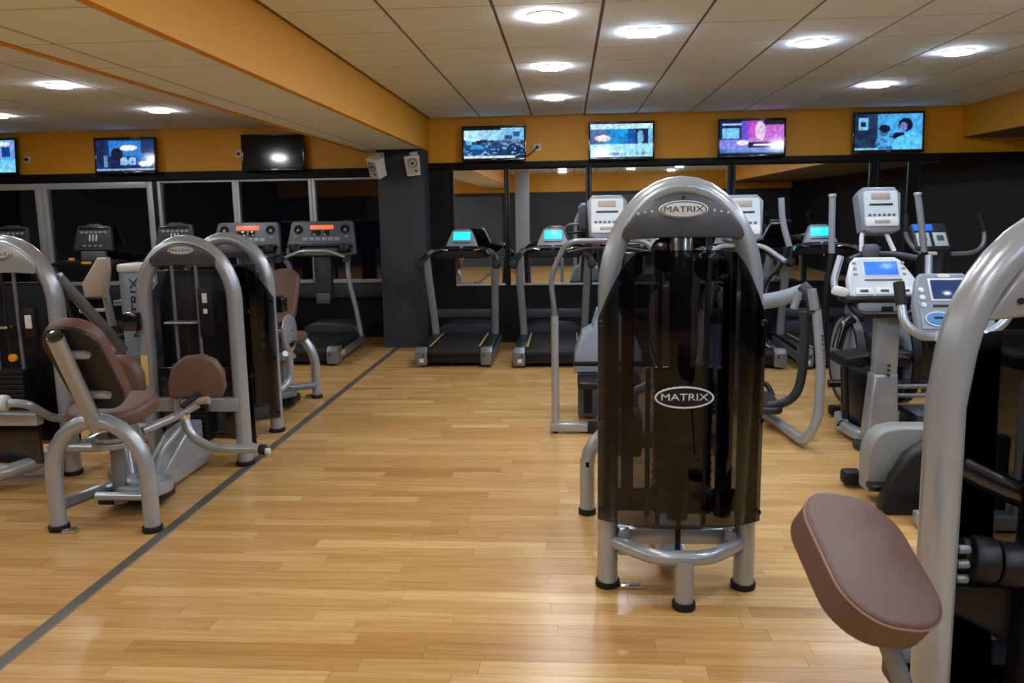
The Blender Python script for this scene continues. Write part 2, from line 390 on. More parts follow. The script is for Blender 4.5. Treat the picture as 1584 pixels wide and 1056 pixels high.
# mirrors along the right part of the back wall
for x0, x1, lab in ((-1.34, -0.74, 'narrow wall mirror beside the charcoal pillar'), (-0.68, 0.215, 'wall mirror behind the second treadmill from the pillar'),
                    (0.29, 1.85, 'wide wall mirror behind the tall arched machine'), (1.945, 3.45, 'wide wall mirror reflecting a dark doorway'),
                    (3.56, 3.88, 'slim wall mirror below the television of two people'), (4.03, 6.2, 'dark wall mirror at the picture edge')):
    t = thing('wall_mirror', lab, 'mirror', ((x0 + x1) / 2, YB, 0.72)); w = x1 - x0
    P('glass', mirrorm, t, lambda b: rbox(b, w, 0.006, 1.34, T(0, -0.005, 0.67), 0.0))
    for s in (-1, 1):
        P('frame_post', black, t, lambda b: rbox(b, 0.028, 0.022, 1.40, T(s * (w / 2 + 0.014), -0.012, 0.67), 0.003))
    P('frame_rail', alum if x0 < 1 else black, t, lambda b: rbox(b, w, 0.02, 0.025, T(0, -0.012, -0.0125), 0.003))

# ceiling lamps
def downlight(x, y, square, label, warm, grp):
    t = thing('downlight', label, 'ceiling lamp', (x, y, CZ), 0, grp); lm_ = lamp_warm if warm else lamp_cool
    if square:
        P('rim', cream, t, lambda b: rbox(b, 0.195, 0.195, 0.008, T(0, 0, -0.003), 0.002))
        P('diffuser', lm_, t, lambda b: rbox(b, 0.18, 0.18, 0.012, T(0, 0, -0.013), 0.0))
    else:
        P('rim', cream, t, lambda b: cyl(b, 0.108, 0.008, T(0, 0, -0.003), 28, 0.002))
        P('diffuser', lm_, t, lambda b: cyl(b, 0.10, 0.012, T(0, 0, -0.013), 20))
downlight(-0.12, 4.83, 0, 'round ceiling lamp at the top above the floor aisle, largest of the round ones', 1, None)
downlight(-0.12, 6.47, 0, 'round ceiling lamp, middle one of the row of three', 1, None)
downlight(-0.12, 8.15, 0, 'round ceiling lamp closest to the gap between first two televisions', 1, None)
downlight(0.48, 5.33, 1, 'larger square ceiling lamp above the arched machine', 0, None)
downlight(0.48, 7.55, 1, 'small square ceiling lamp above the snowy television picture', 0, None)
downlight(1.655, 5.82, 0, 'round ceiling lamp above the pink television picture', 0, None)
downlight(2.83, 6.31, 0, 'round ceiling lamp at the top corner beside the bulkhead', 0, None)
downlight(2.83, 7.85, 0, 'round ceiling lamp above the television with two people', 0, None)
downlight(1.655, 4.2, 0, 'round ceiling lamp just above the top edge of the picture', 0, None)
downlight(-4.2, 6.68, 0, 'round ceiling lamp over the far side, bigger of two beyond the bulkhead', 1, None)
downlight(-4.2, 8.36, 0, 'round ceiling lamp over the far side, smaller of two beyond the bulkhead', 1, None)
downlight(-6.03, 8.45, 0, 'round ceiling lamp at the picture edge above the first television', 1, None)
k = 0
for x, ys in ((-0.12, (3.2, 1.6, 0.0, -1.6, -3.2)), (2.83, (4.7, 3.1, 1.5, -0.1, -1.7, -3.3)), (-4.2, (5.0, 3.4, 1.8, 0.2, -1.4, -3.0)), (1.655, (2.6, 1.0, -0.6, -2.2)), (-6.03, (5.2, 2.0, -1.2))):
    for y in ys: downlight(x, y, 0, 'round ceiling lamp behind the photographer, seen only in the mirrors', x < 0.5, 'ceiling lamps behind the photographer')

# televisions
def screen_mesh(parent, w, h, fn, nx=64, ny=36, es=1.0):
    V, Fc, Cl = [], [], []
    for j in range(ny + 1):
        for i in range(nx + 1): V.append(((i / nx - 0.5) * w, 0, (j / ny - 0.5) * h))
    for j in range(ny):
        for i in range(nx):
            n = j * (nx + 1) + i; Fc.append((n, n + 1, n + nx + 2, n + nx + 1))
    me = bpy.data.meshes.new('screen'); me.from_pydata(V, [], Fc)
    a = me.color_attributes.new('picture', 'FLOAT_COLOR', 'POINT'); cols = []
    for j in range(ny + 1):
        for i in range(nx + 1): q_ = .82 + .36 * vn(i * .55, j * .55, 9); cols += list(srgb(*[min(255, v_ * q_) for v_ in fn(i / nx, 1 - j / ny)]))
    a.data.foreach_set('color', cols)
    m = bpy.data.materials.new('tv_picture'); m.use_nodes = True; nt = m.node_tree; p = nt.nodes['Principled BSDF']
    at = nt.nodes.new('ShaderNodeAttribute'); at.attribute_name = 'picture'
    nt.links.new(at.outputs['Color'], p.inputs['Emission Color']); p.inputs['Emission Strength'].default_value = es
    p.inputs['Base Color'].default_value = (0.006, 0.006, 0.008, 1); p.inputs['Roughness'].default_value = 0.12
    try: m.cycles.emission_sampling = 'NONE'
    except Exception: pass
    me.materials.append(m); o = bpy.data.objects.new('screen', me); C.objects.link(o); o.parent = parent
    o.rotation_euler = (math.radians(-4), 0, 0); o.location = (0, -0.027, 0.0); return o
def hsh(i, j, s=0): 
    v = math.sin(i * 127.1 + j * 311.7 + s * 74.7) * 43758.5453; return v - math.floor(v)
def vn(u, v, s=0):
    i, j = math.floor(u), math.floor(v); a, b = u - i, v - j; a = a * a * (3 - 2 * a); b = b * b * (3 - 2 * b)
    return (hsh(i, j, s) * (1 - a) + hsh(i + 1, j, s) * a) * (1 - b) + (hsh(i, j + 1, s) * (1 - a) + hsh(i + 1, j + 1, s) * a) * b
def lerp(a, b, t): return tuple(x + (y - x) * max(0, min(1, t)) for x, y in zip(a, b))
def inbox(u, v, a, b, c, d): return a <= u <= b and c <= v <= d
def inell(u, v, cx, cy, a, b): return ((u - cx) / a) ** 2 + ((v - cy) / b) ** 2 < 1
# u to the right, v downwards
def pic_street(u, v):
    if v < .06 and u < .62: return (14, 22, 40)
    if v > .90: return (210, 232, 250) if u < .85 else (20, 40, 80)
    roof = .34 + .10 * vn(u * 9, 1.5, 2) - (.18 if .68 < u < .8 else 0)
    if v < roof: return lerp((190, 240, 252), (120, 190, 240), u * 1.2) if not inbox(u, v, .82, .93, .12, .3) else (40, 90, 150)
    if inbox(u, v, .04, .14, .3, .55): return (90, 190, 240)
    if inell(u, v, .22, .7, .12, .17): return (50, 150, 220) if v < .68 else (24, 70, 130)
    n = vn(u * 26, v * 20, 4); n2 = vn(u * 12, v * 10, 5)
    if v < .58: return lerp((10, 22, 48), (110, 150, 200), n * n2 * 1.9)
    return lerp((30, 110, 190), (12, 30, 70), u * .6 + .6 * n2) if n < .72 else (130, 190, 235)
def pic_snow(u, v):
    if v < .14: return (190, 235, 252)
    if v > .60:
        if .86 < v < .93 and .18 < u < .9 and vn(u * 60, 3) > .5: return (120, 150, 200)
        return lerp((150, 225, 250), (190, 240, 255), vn(u * 6, v * 6, 3))
    if u > .72: return (24, 40, 80) if u < .93 and not inell(u, v, .8, .42, .05, .22) else (120, 190, 230)
    if inell(u, v, .2, .42, .13, .09): return (240, 225, 215)
    if u < .25: return lerp((110, 130, 190), (50, 80, 140), v * 1.4)
    n = vn(u * 14, v * 12, 7); return lerp((30, 170, 235), (20, 80, 170), n * .6 + (.6 if u > .6 else 0))
def pic_pink(u, v):
    if v > .92: return (10, 24, 60)
    if v > .82: return lerp((60, 110, 190), (110, 160, 230), vn(u * 5, 2))
    if inbox(u, v, .04, .34, .08, .13): return (170, 200, 240)
    if inbox(u, v, .04, .3, .22, .52): return (120, 200, 240)
    if inbox(u, v, .45, .98, .62, .80): return (230, 235, 250) if inbox(u, v, .52, .92, .69, .73) else (14, 24, 54)
    if inell(u, v, .63, .30, .08, .28): return (225, 205, 235)
    if inell(u, v, .36, .64, .1, .07): return (245, 235, 250)
    if u > .68: return (196, 108, 214) if v > .12 else (30, 30, 36)
    if u > .45: return (190, 80, 190) if v < .5 else (200, 130, 225)
    if v < .55: return (20, 34, 80) if u < .34 else (110, 80, 220)
    return lerp((110, 90, 220), (150, 160, 245), v)
def pic_people(u, v):
    if inell(u, v, .75, .30, .11, .18) and not inell(u, v, .72, .36, .06, .12): return (12, 18, 40)
    if inell(u, v, .72, .36, .06, .12): return (110, 130, 200)
    if inell(u, v, .84, 1.0, .20, .50) or inell(u, v, .72, .9, .16, .3): return (90, 200, 250)
    if inell(u, v, .66, .62, .1, .12): return (14, 22, 46)
    if inell(u, v, .44, .40, .085, .11): return (14, 24, 50)
    if inell(u, v, .43, .53, .06, .10): return (70, 110, 170)
    if inell(u, v, .48, .82, .17, .25): return (80, 170, 235) if vn(u * 20, v * 16) < .6 else (40, 90, 160)
    if inbox(u, v, .05, .2, .1, .42): return (120, 190, 235) if not inbox(u, v, .09, .16, .2, .34) else (20, 40, 80)
    if v > .92: return (130, 210, 250)
    if u > .34 and v < .7: return (70, 170, 235)
    return lerp((14, 26, 52), (40, 70, 110), vn(u * 10, v * 8))
def pic_desk(u, v):
    if v > .90: return (150, 180, 220) if v < .95 else (24, 40, 80)
    if inell(u, v, .56, .26, .15, .09) or inell(u, v, .84, .76, .12, .09): return (245, 250, 255)
    if inell(u, v, .36, .45, .10, .2): return (20, 28, 50)
    if inbox(u, v, .14, .2, .5, .85): return (110, 140, 180)
    if inbox(u, v, .42, .68, .55, .80): return (150, 190, 235) if vn(u * 18, v * 10) > .35 else (30, 70, 140)
    if inbox(u, v, .22, .78, .04, .5): return (40, 130, 215)
    if inbox(u, v, .70, .98, .42, .8): return (30, 110, 200)
    return lerp((12, 26, 60), (30, 60, 120), vn(u * 9, v * 7))
def pic_news(u, v):
    if inell(u, v, .72, .12, .2, .07): return (235, 245, 255)
    if v > .6: return lerp((60, 190, 250), (140, 215, 250), v)
    if inbox(u, v, .78, .92, .2, .5): return (20, 60, 140)
    return lerp((60, 160, 230), (150, 170, 235), vn(u * 8, v * 8))
def pic_off(u, v): return (2, 2, 3)
def tv(x, y, z, w, h, fn, label, es=1.0):
    t = thing('tv', label, 'television', (x, y, z))
    P('casing', blackg, t, lambda b: rbox(b, w, 0.05, h, RX(-4), 0.008))
    P('bezel', blackg, t, lambda b: (rbox(b, w, 0.012, 0.018, RX(-4) @ T(0, -0.026, h / 2 - 0.009), 0.003), rbox(b, w, 0.012, 0.030, RX(-4) @ T(0, -0.026, -h / 2 + 0.015), 0.003),
                                     rbox(b, 0.02, 0.012, h, RX(-4) @ T(-w / 2 + 0.01, -0.026, 0), 0.003), rbox(b, 0.02, 0.012, h, RX(-4) @ T(w / 2 - 0.01, -0.026, 0), 0.003)))
    screen_mesh(t, w - 0.04, h - 0.05, fn, es=es)
    P('wall_mount', black, t, lambda b: (rbox(b, 0.22, 0.075, 0.18, T(0, 0.055, 0), 0.004)))
    P('maker_mark', cream, t, lambda b: rbox(b, 0.05, 0.003, 0.006, RX(-4) @ T(0, -0.034, -h / 2 + 0.014), 0.0))
    return t
tv(-0.845, YB - 0.09, 2.355, 0.74, 0.40, pic_street, 'television with a street scene beside the pillar')
tv(0.625, YB - 0.09, 2.355, 0.75, 0.43, pic_snow, 'television with a pale blue snowy picture')
tv(2.095, YB - 0.09, 2.355, 0.755, 0.43, pic_pink, 'television with a pink and violet picture')
tv(3.60, YB - 0.09, 2.385, 0.775, 0.45, pic_people, 'television showing an adult and a child, last above the mirrors')
tv(-7.40, YL - 0.09, 2.365, 0.82, 0.46, pic_news, 'television cut off by the picture edge')
tv(-5.56, YL - 0.09, 2.345, 0.80, 0.45, pic_desk, 'television with a blue studio picture above the windows')
tv(-3.655, YL - 0.09, 2.345, 0.80, 0.45, pic_off, 'switched-off black television above the windows', 0.0)
def socket(x, y, z, label):
    t = thing('wall_socket', label, 'socket', (x, y, z))
    P('plate', cream, t, lambda b: rbox(b, 0.085, 0.012, 0.085, T(0, -0.006, 0), 0.004))
    P('plug', black, t, lambda b: cyl(b, 0.02, 0.03, T(0, -0.024, 0) @ RX(90), 14, 0.003))
    return t
s1 = socket(-0.345, YB, 2.31, 'white wall socket with a plug beside the street-scene television')
P('cable', black, s1, lambda b: tube(b, [(0, -.03, 0), (-.03, -.04, -.03), (-.10, -.035, -.09), (-.16, -.02, -.10)], 0.006, 0.03, 8))
socket(-4.13, YL, 2.345, 'white wall socket with a plug beside the black television')
socket(-6.93, YL, 2.33, 'white wall socket beside the cut-off television')

# loudspeakers on the pillar
def speaker(x, y, z, rz, tilt, roll, label, side):
    t = thing('wall_speaker', label, 'speaker', (x, y, z))
    R_ = RZ(rz) @ RX(tilt) @ RY(roll)
    P('cabinet', cream, t, lambda b: prism(b, [(-.075, -.11), (.075, -.11), (.085, .11), (-.085, .11)], 0.13, R_ @ T(0, -.10, 0) @ RX(90) @ T(0, 0, -.13), 0.012))
    P('grille', mat('speaker_grille', srgb(176, 170, 164), 0.7, bump=0.6, bscale=900), t, lambda b: rbox(b, 0.13, 0.008, 0.18, R_ @ T(0, -.102, 0), 0.004))
    P('woofer', dgreyp, t, lambda b: (ring(b, .052, .052, .008, .006, R_ @ T(0, -.105, .03) @ FRONT), cyl(b, .018, .008, R_ @ T(0, -.108, .03) @ RX(90), 16)))
    P('tweeter', dgreyp, t, lambda b: cyl(b, .014, .006, R_ @ T(0.03, -.107, -.055) @ RX(90), 14))
    P('bracket', cream, t, lambda b: (rbox(b, .05, .10, .05, T(0, 0.04, .10), .006), rbox(b, .09, .03, .09, T(side * .0, .085, .11), .006)))
speaker(-2.125, 9.23, 2.105, -38, 24, 14, 'white loudspeaker tilted down on the window side of the pillar', -1)
speaker(-1.74, 9.23, 2.105, 12, 8, -6, 'white loudspeaker upright on the mirror side of the pillar', 1)
# ------------------------------------------------------------------ treadmills
def deck(t, w=0.80, ln=1.25, foot=True, stripes=True):
    hw = w / 2
    P('base_frame', black, t, lambda b: rbox(b, w - 0.16, ln + 0.30, 0.09, T(0, ln / 2 + 0.18, 0.085), 0.01))
    for s in (-1, 1):
        P('wheel', rubber, t, lambda b: cyl(b, 0.04, 0.05, T(s * (hw - 0.12), 0.12, 0.04) @ RY(90), 18, 0.006))
        r = P('side_rail', black, t, lambda b: rbox(b, 0.13, ln, 0.075, T(s * (hw - 0.075), ln / 2 + 0.05, 0.165), 0.012))
        P('outer_skirt', silver_dk, r, lambda b: prism(b, [(0.02, 0.06), (ln + 0.02, 0.09), (ln + 0.02, 0.175), (0.02, 0.15)], 0.012, T(s * (hw - 0.004) - 0.006, 0.05, 0) @ Matrix(((0, 0, 1, 0), (1, 0, 0, 0), (0, 1, 0, 0), (0, 0, 0, 1))), 0.003, 1))
        if stripes:
            P('edge_stripe', stripe, r, lambda b: rbox(b, 0.020, ln - 0.08, 0.006, T(s * (hw - 0.143), ln / 2 + 0.07, 0.204), 0.002))
        c = P('end_cap', silver_dk, t, lambda b: prism(b, [(-0.02, 0.03), (0.15, 0.03), (0.17, 0.20), (0.02, 0.205), (-0.02, 0.16)], 0.12, T(s * (hw - 0.065) - 0.06, 0, 0) @ Matrix(((0, 0, 1, 0), (1, 0, 0, 0), (0, 1, 0, 0), (0, 0, 0, 1))), 0.012, 2))
        P('adjuster_bolt', black, c, lambda b: cyl(b, 0.011, 0.012, T(s * (hw - 0.09), -0.022, 0.13) @ RX(90), 12))
        if s < 0: P('reflector', whitep, c, lambda b: rbox(b, 0.045, 0.006, 0.04, T(-(hw - 0.07), -0.022, 0.075), 0.004))
    bw = w - 0.27
    P('belt', rubber, t, lambda b: (rbox(b, bw, ln, 0.05, T(0, ln / 2 + 0.05, 0.165), 0.004), cyl(b, 0.045, bw, T(0, 0.05, 0.145) @ RY(90), 20)))
    P('motor_hood', dgreyp, t, lambda b: prism(b, [(-hw + .06, 0), (-hw + .09, .10), (-.2, .155), (.2, .155), (hw - .09, .10), (hw - .06, 0)], 0.34, T(0, ln + 0.40, 0.16) @ RX(90), 0.03, 3))

def treadmill_a(x, y, label):
    t = thing('treadmill', label, 'treadmill', (x, y, 0), 0, 'treadmills facing the mirrors'); ln = 1.05
    deck(t, 0.80, ln)
    for s in (-1, 1):
        P('upright', greyp, t, lambda b: sweep(b, fillet([(s * .335, 1.02, .05), (s * .345, .98, .35), (s * .375, .72, 1.05), (s * .375, .70, 1.09)], .2), .04, .042, 14, (1, 0, 0)))
        h = P('handrail', black, t, lambda b: sweep(b, fillet([(s * .41, .46, 1.02), (s * .40, .58, 1.06), (s * .33, .74, 1.15), (s * .16, .80, 1.175), (s * .02, .80, 1.175)], .12), .036, .03, 12, (0, 0, 1)))
        P('grip_sensor', chrome, h, lambda b: sweep(b, fillet([(s * .36, .645, 1.115), (s * .315, .73, 1.152)], .02), .037, .031, 12, (0, 0, 1)))
        P('grip_end', rubber, h, lambda b: cyl(b, .045, .09, T(s * .41, .46, 1.02) @ RX(80), 16, .012))
        P('tray_trim', chrome, t, lambda b: rbox(b, .12, .02, .018, T(s * .20, .755, 1.17) @ RY(-s * 10), .006))
    c = P('console', greyp, t, lambda b: prism(b, [(-.19, 0), (-.155, .10), (-.11, .215), (-.08, .235), (.08, .235), (.11, .215), (.155, .10), (.19, 0)], 0.07, T(0, .86, 1.165) @ RX(-26) @ FRONT @ T(0, 0, -.035), .016))
    P('screen', cyandisp, c, lambda b: rbox(b, .19, .006, .10, T(0, .86, 1.165) @ RX(-26) @ T(0, -.038, .145), .004))
    P('button_row', dgreyp, c, lambda b: rbox(b, .19, .006, .012, T(0, .86, 1.165) @ RX(-26) @ T(0, -.038, .065), .003))
    P('safety_key', orangep, c, lambda b: (rbox(b, .022, .012, .02, T(.02, .80, 1.165), .004), tube(b, [(.02, .795, 1.16), (.02, .78, 1.06)], .004, .02, 6)))
    P('accessory_tray', black, t, lambda b: prism(b, [(-.36, 0), (-.28, -.075), (.28, -.075), (.36, 0), (.2, .035), (-.2, .035)], .2, T(0, .98, 1.145) @ RX(90), .012))
    P('cross_brace', dgreyp, t, lambda b: rbox(b, .74, .05, .10, T(0, .97, .44), .012))
    return t
TA = [(-1.165, 'treadmill with cyan screen beside the charcoal pillar'), (-0.155, 'treadmill with cyan screen, second from the pillar'), (0.80, 'treadmill with cyan screen behind the tall arched machine'),
      (1.735, 'treadmill whose grey rear cap shows just beside the arched machine'), (2.66, 'treadmill with cyan screen behind the blue-screen stepper')]
ta0 = None
for x, lab in TA:
    if ta0 is None: ta0 = treadmill_a(x, 8.08, lab)
    else: copy_tree(ta0, (x, 8.03 if x < 1 else 7.92, 0), 0, lab)

def treadmill_b(x, y, label):
    t = thing('treadmill', label, 'treadmill', (x, y, 0), 0, 'treadmills facing the windows'); ln = 1.05
    deck(t, 0.82, ln, stripes=False)
    P('side_badge', yellowlabel, t, lambda b: rbox(b, .006, .12, .05, T(.412, .18, .12), .004))
    for s in (-1, 1):
        P('upright', silver, t, lambda b: sweep(b, fillet([(s * .40, .98, .18), (s * .385, .92, .45), (s * .34, .82, .78), (s * .33, .80, 1.0), (s * .37, .70, 1.10)], .15), .034, .028, 12, (1, 0, 0)))
        P('hand_rest', dgreyp, t, lambda b: sweep(b, fillet([(s * .37, .70, 1.10), (s * .38, .56, 1.08)], .1), .04, .03, 12, (0, 0, 1)))
    P('handlebar', silver, t, lambda b: sweep(b, fillet([(-.37, .68, 1.09), (-.15, .66, 1.175), (.15, .66, 1.175), (.37, .68, 1.09)], .05), .017, None, 10, (0, 0, 1)))
    Rm = T(0, .92, 1.12) @ RX(-20)
    c = P('console', mgreyp, t, lambda b: prism(b, [(-.41, 0), (-.36, .37), (-.33, .39), (.33, .39), (.36, .37), (.41, 0), (.3, -.02), (-.3, -.02)], .07, Rm @ FRONT @ T(0, 0, -.035), .014))
    P('led_display', reddisp, c, lambda b: (rbox(b, .27, .006, .05, Rm @ T(0, -.038, .315), .004)))
    P('lower_display', blackg, c, lambda b: (rbox(b, .11, .006, .06, Rm @ T(-.065, -.038, .245), .003), rbox(b, .075, .006, .06, Rm @ T(.055, -.038, .245), .003)))
    for i in range(6): P('key', bluegrey, c, lambda b: rbox(b, .062, .008, .042, Rm @ T(-.185 + .074 * i, -.037, .175), .004))
    P('lower_shelf', dgreyp, c, lambda b: rbox(b, .74, .10, .03, Rm @ T(0, -.06, .085), .01))
    for s in (-1, 1):
        P('fan_vent', blackg, c, lambda b: (ring(b, .052, .052, .01, .008, Rm @ T(s * .27, -.036, .29) @ FRONT), cyl(b, .044, .006, Rm @ T(s * .27, -.034, .29) @ RX(90), 20)))
        P('fan_hub', greyp, c, lambda b: cyl(b, .018, .01, Rm @ T(s * .275, -.04, .28) @ RX(90), 14, .003))
        P('cup_holder', black, c, lambda b: (cyl(b, .075, .09, Rm @ T(s * .28, -.055, .055) @ RX(10), 20, .01)))
        P('corner_key', greyp, c, lambda b: rbox(b, .05, .008, .022, Rm @ T(s * .29, -.037, .20), .004))
    P('mast_cover', dgreyp, t, lambda b: rbox(b, .20, .10, .50, T(0, .98, .85), .02))
    P('mast_plate', mgreyp, t, lambda b: rbox(b, .16, .02, .12, T(0, .91, .62), .006))
    return t
tb0 = treadmill_b(-2.80, 8.17, 'dark treadmill with red display, beside the charcoal pillar')
copy_tree(tb0, (-3.67, 8.17, 0), 0, 'dark treadmill with red display below the blank television')

def treadmill_c(x, y, label):
    t = thing('treadmill', label, 'treadmill', (x, y, 0), 0, 'older treadmills facing the windows'); ln = 1.05
    deck(t, 0.80, ln, stripes=True)
    for s in (-1, 1):
        P('upright', dgreyp, t, lambda b: sweep(b, fillet([(s * .36, 1.0, .10), (s * .36, .95, .4), (s * .38, .82, 1.02)], .15), .04, .026, 12, (1, 0, 0)))
        P('handrail', black, t, lambda b: tube(b, [(s * .38, .42, 1.0), (s * .38, .80, 1.05), (s * .22, .92, 1.08)], .026, .08, 10))
    P('tray', black, t, lambda b: rbox(b, .74, .22, .11, T(0, .90, 1.03), .02))
    P('tray_cup', orangep, t, lambda b: (cyl(b, .035, .03, T(-.22, .86, 1.10), 16, .005)))
    P('tray_label', orangep, t, lambda b: rbox(b, .12, .012, .03, T(0, .785, 1.06), .004))
    P('neck', mgreyp, t, lambda b: rbox(b, .30, .06, .12, T(0, .96, 1.13), .015))
    Rm = T(0, .96, 1.19) @ RX(-14)
    c = P('console', dgreyp, t, lambda b: prism(b, [(-.24, 0), (-.20, .29), (-.08, .305), (-.07, .32), (.07, .32), (.08, .305), (.20, .29), (.24, 0)], .06, Rm @ FRONT @ T(0, 0, -.03), .012))
    P('reading_ledge', blackg, c, lambda b: rbox(b, .36, .01, .025, Rm @ T(0, -.032, .262), .004))
    for i in range(3): P('key_column', cream, c, lambda b: rbox(b, .016, .008, .08, Rm @ T(-.04 + .04 * i, -.032, .15), .003))
    for i in range(4): P('key', greyp, c, lambda b: rbox(b, .035, .008, .02, Rm @ T(-.1 + .066 * i, -.032, .055), .004))
    for i in range(6): P('upper_key', greyp, c, lambda b: rbox(b, .04, .008, .028, Rm @ T(-.14 + .056 * i, -.032, .215), .004))
    return t
tc0 = treadmill_c(-5.56, 8.25, 'black treadmill below the blue studio television')
copy_tree(tc0, (-4.57, 8.25, 0), 0, 'black treadmill seen over the silver arch, left of the red displays')
copy_tree(tc0, (-6.58, 8.25, 0), 0, 'black treadmill at the picture edge below the cut-off television')

# ------------------------------------------------------------------ strength-machine tower
def arch_pts(a, zc, b, z0, y=0.0, k=18):
    p = [(-a, y, z0), (-a, y, z0 + (zc - z0) * .5)]
    for i in range(k + 1):
        th = math.pi - math.pi * i / k; p.append((a * math.cos(th), y, zc + b * math.sin(th)))
    return p + [(a, y, z0 + (zc - z0) * .5), (a, y, z0)]
def shroud_mesh(bm, hw, bulge, z0, z1, zs, flat, sgn=-1, th=.006, nx=36, nz=10, y0=.058):
    """curved see-through guard; full height for |x|<flat, shoulders sloping down to zs at the sides"""
    def pt(i, j, off):
        u = -1 + 2 * i / nx; x = hw * u; ax = abs(x)
        top = z1 if ax < flat else z1 - (z1 - zs) * ((ax - flat) / (hw - flat)) ** 1.6
        top -= .012 * (ax / hw) ** 2
        y = sgn * (y0 + bulge * (1 - abs(u) ** 2.4) + off)
        return (x, y, z0 + (top - z0) * j / nz)
    g = [[[bm.verts.new(pt(i, j, o)) for j in range(nz + 1)] for i in range(nx + 1)] for o in (0, th)]
    for o in (0, 1):
        for i in range(nx):
            for j in range(nz):
                q = (g[o][i][j], g[o][i + 1][j], g[o][i + 1][j + 1], g[o][i][j + 1]); bm.faces.new(q if o else q[::-1])
    for i in range(nx):
        for j in (0, nz): bm.faces.new((g[0][i][j], g[0][i + 1][j], g[1][i + 1][j], g[1][i][j]))
    for j in range(nz):
        for i in (0, nx): bm.faces.new((g[0][i][j], g[0][i][j + 1], g[1][i][j + 1], g[1][i][j]))
def stack_mesh(b, w, d, z0, n, y, x=0, h=.026, pitch=.0295):
    for i in range(n): rbox(b, w, d, h, T(x, y, z0 + pitch * (i + .5)), .004, 1)
def badge(t, z, y, a, b_, dark, sgn=-1, size=None):
    """oval maker's plate on the -y face"""
    sz = size or a * .34
    if dark:
        p = P('badge', black, t, lambda b: prism(b, ellipse(a, b_), .006, T(0, y, z) @ FRONT))
        P('badge_rim', whitep, p, lambda b: ring(b, a, b_, a * .055, .009, T(0, y, z) @ FRONT)); m = whitep
    else:
        p = P('badge', whitep, t, lambda b: prism(b, ellipse(a, b_), .012, T(0, y, z) @ FRONT, .004, 2))
        P('badge_rim', dgreyp, p, lambda b: ring(b, a * .93, b_ * .90, a * .03, .002, T(0, y - .012, z) @ FRONT)); m = dgreyp
    lettering('badge_lettering', 'MATRIX', m, p, T(0, y - (.007 if dark else .0125), z) @ FRONT, sz, 1.32)
def tower(t, hw, zc, b_, z0=.03, cap_z=None, tr=.04, depth=.05, guard=-1, badge_front=True, stack=True, gl=None, capm=None, out=-.5, front=1.2, outz=0.0, low=.96):
    """arched frame; guard = side of the smoked cover (-1 towards the photographer)"""
    a = hw - tr
    P('arch_frame', silver, t, lambda b: sweep(b, arch_pts(a, zc, b_, z0), tr, depth, 14, (0, 1, 0)))
    cap_z = cap_z or zc + b_ * .5
    def cap(b):
        o = []; k = 22; s0 = (cap_z - zc) / (b_ - tr)
        th0 = math.asin(max(-.99, min(.99, s0)))
        for i in range(k + 1):
            th = th0 + (math.pi - 2 * th0) * i / k; o.append(((a + tr * out) * math.cos(th), zc + (b_ + tr * outz) * math.sin(th)))
        xl, zl = o[-1]
        o += [(xl * low, zl - .03), (xl * low * .95, zl - .045), (xl * .4, zl - .038), (-xl * .4, zl - .038), (-xl * low * .95, zl - .045), (-xl * low, zl - .03)]
        prism(b, o, depth * (front + .55), T(0, depth * .55, 0) @ FRONT, .006, 2)
    P('crown_plate', capm or gunmetal, t, cap)
    for s in (-1, 1):
        P('foot_cap', rubber, t, lambda b: cyl(b, tr * 1.22, .03, T(s * a, 0, .015), 20, .005))
    if stack:
        for s in (-1, 1): P('guide_rod', silver_dk, t, lambda b: cyl(b, .011, cap_z - .16, T(s * .075, .04 * -guard, (cap_z + .16) / 2), 12))
        P('weight_stack', black, t, lambda b: stack_mesh(b, .20, .11, .17, 17, .04 * -guard))
        P('stack_cable', rubber, t, lambda b: cyl(b, .007, cap_z - .66, T(0, .04 * -guard, (cap_z + .66) / 2), 8))
    g = P('smoked_guard', smoke, t, lambda b: shroud_mesh(b, *gl, sgn=guard))
    for s in (-1, 1):
        for z in (gl[4] - .03, (gl[2] + gl[4]) / 2, gl[2] + .04):
            P('guard_bolt', blackg, g, lambda b: cyl(b, .014, .016, T(s * (gl[0] - .012), guard * .075, z) @ RX(90), 12, .003))
    return a

def u_leg(b, x, y, a, z, r=.038):
    p = [(x - a, y, .03), (x - a, y, z * .55)]
    for i in range(13):
        th = math.pi - math.pi * i / 12; p.append((x + a * math.cos(th), y, z * .5 + (z * .5 - .0) * math.sin(th)))
    p += [(x + a, y, z * .55), (x + a, y, .03)]; sweep(b, p, r, None, 14, (0, 1, 0))
def cushion(b, outline, th, mtx, bev=.022): prism(b, outline, th, mtx, bev, 4)
def piping_mesh(b, outline, r, mtx, z):
    pts = [mtx @ Vector((x, y, z)) for x, y in outline]; pts += [pts[0], pts[1]]; sweep(b, pts, r, None, 6, (0, 0, 1), False)

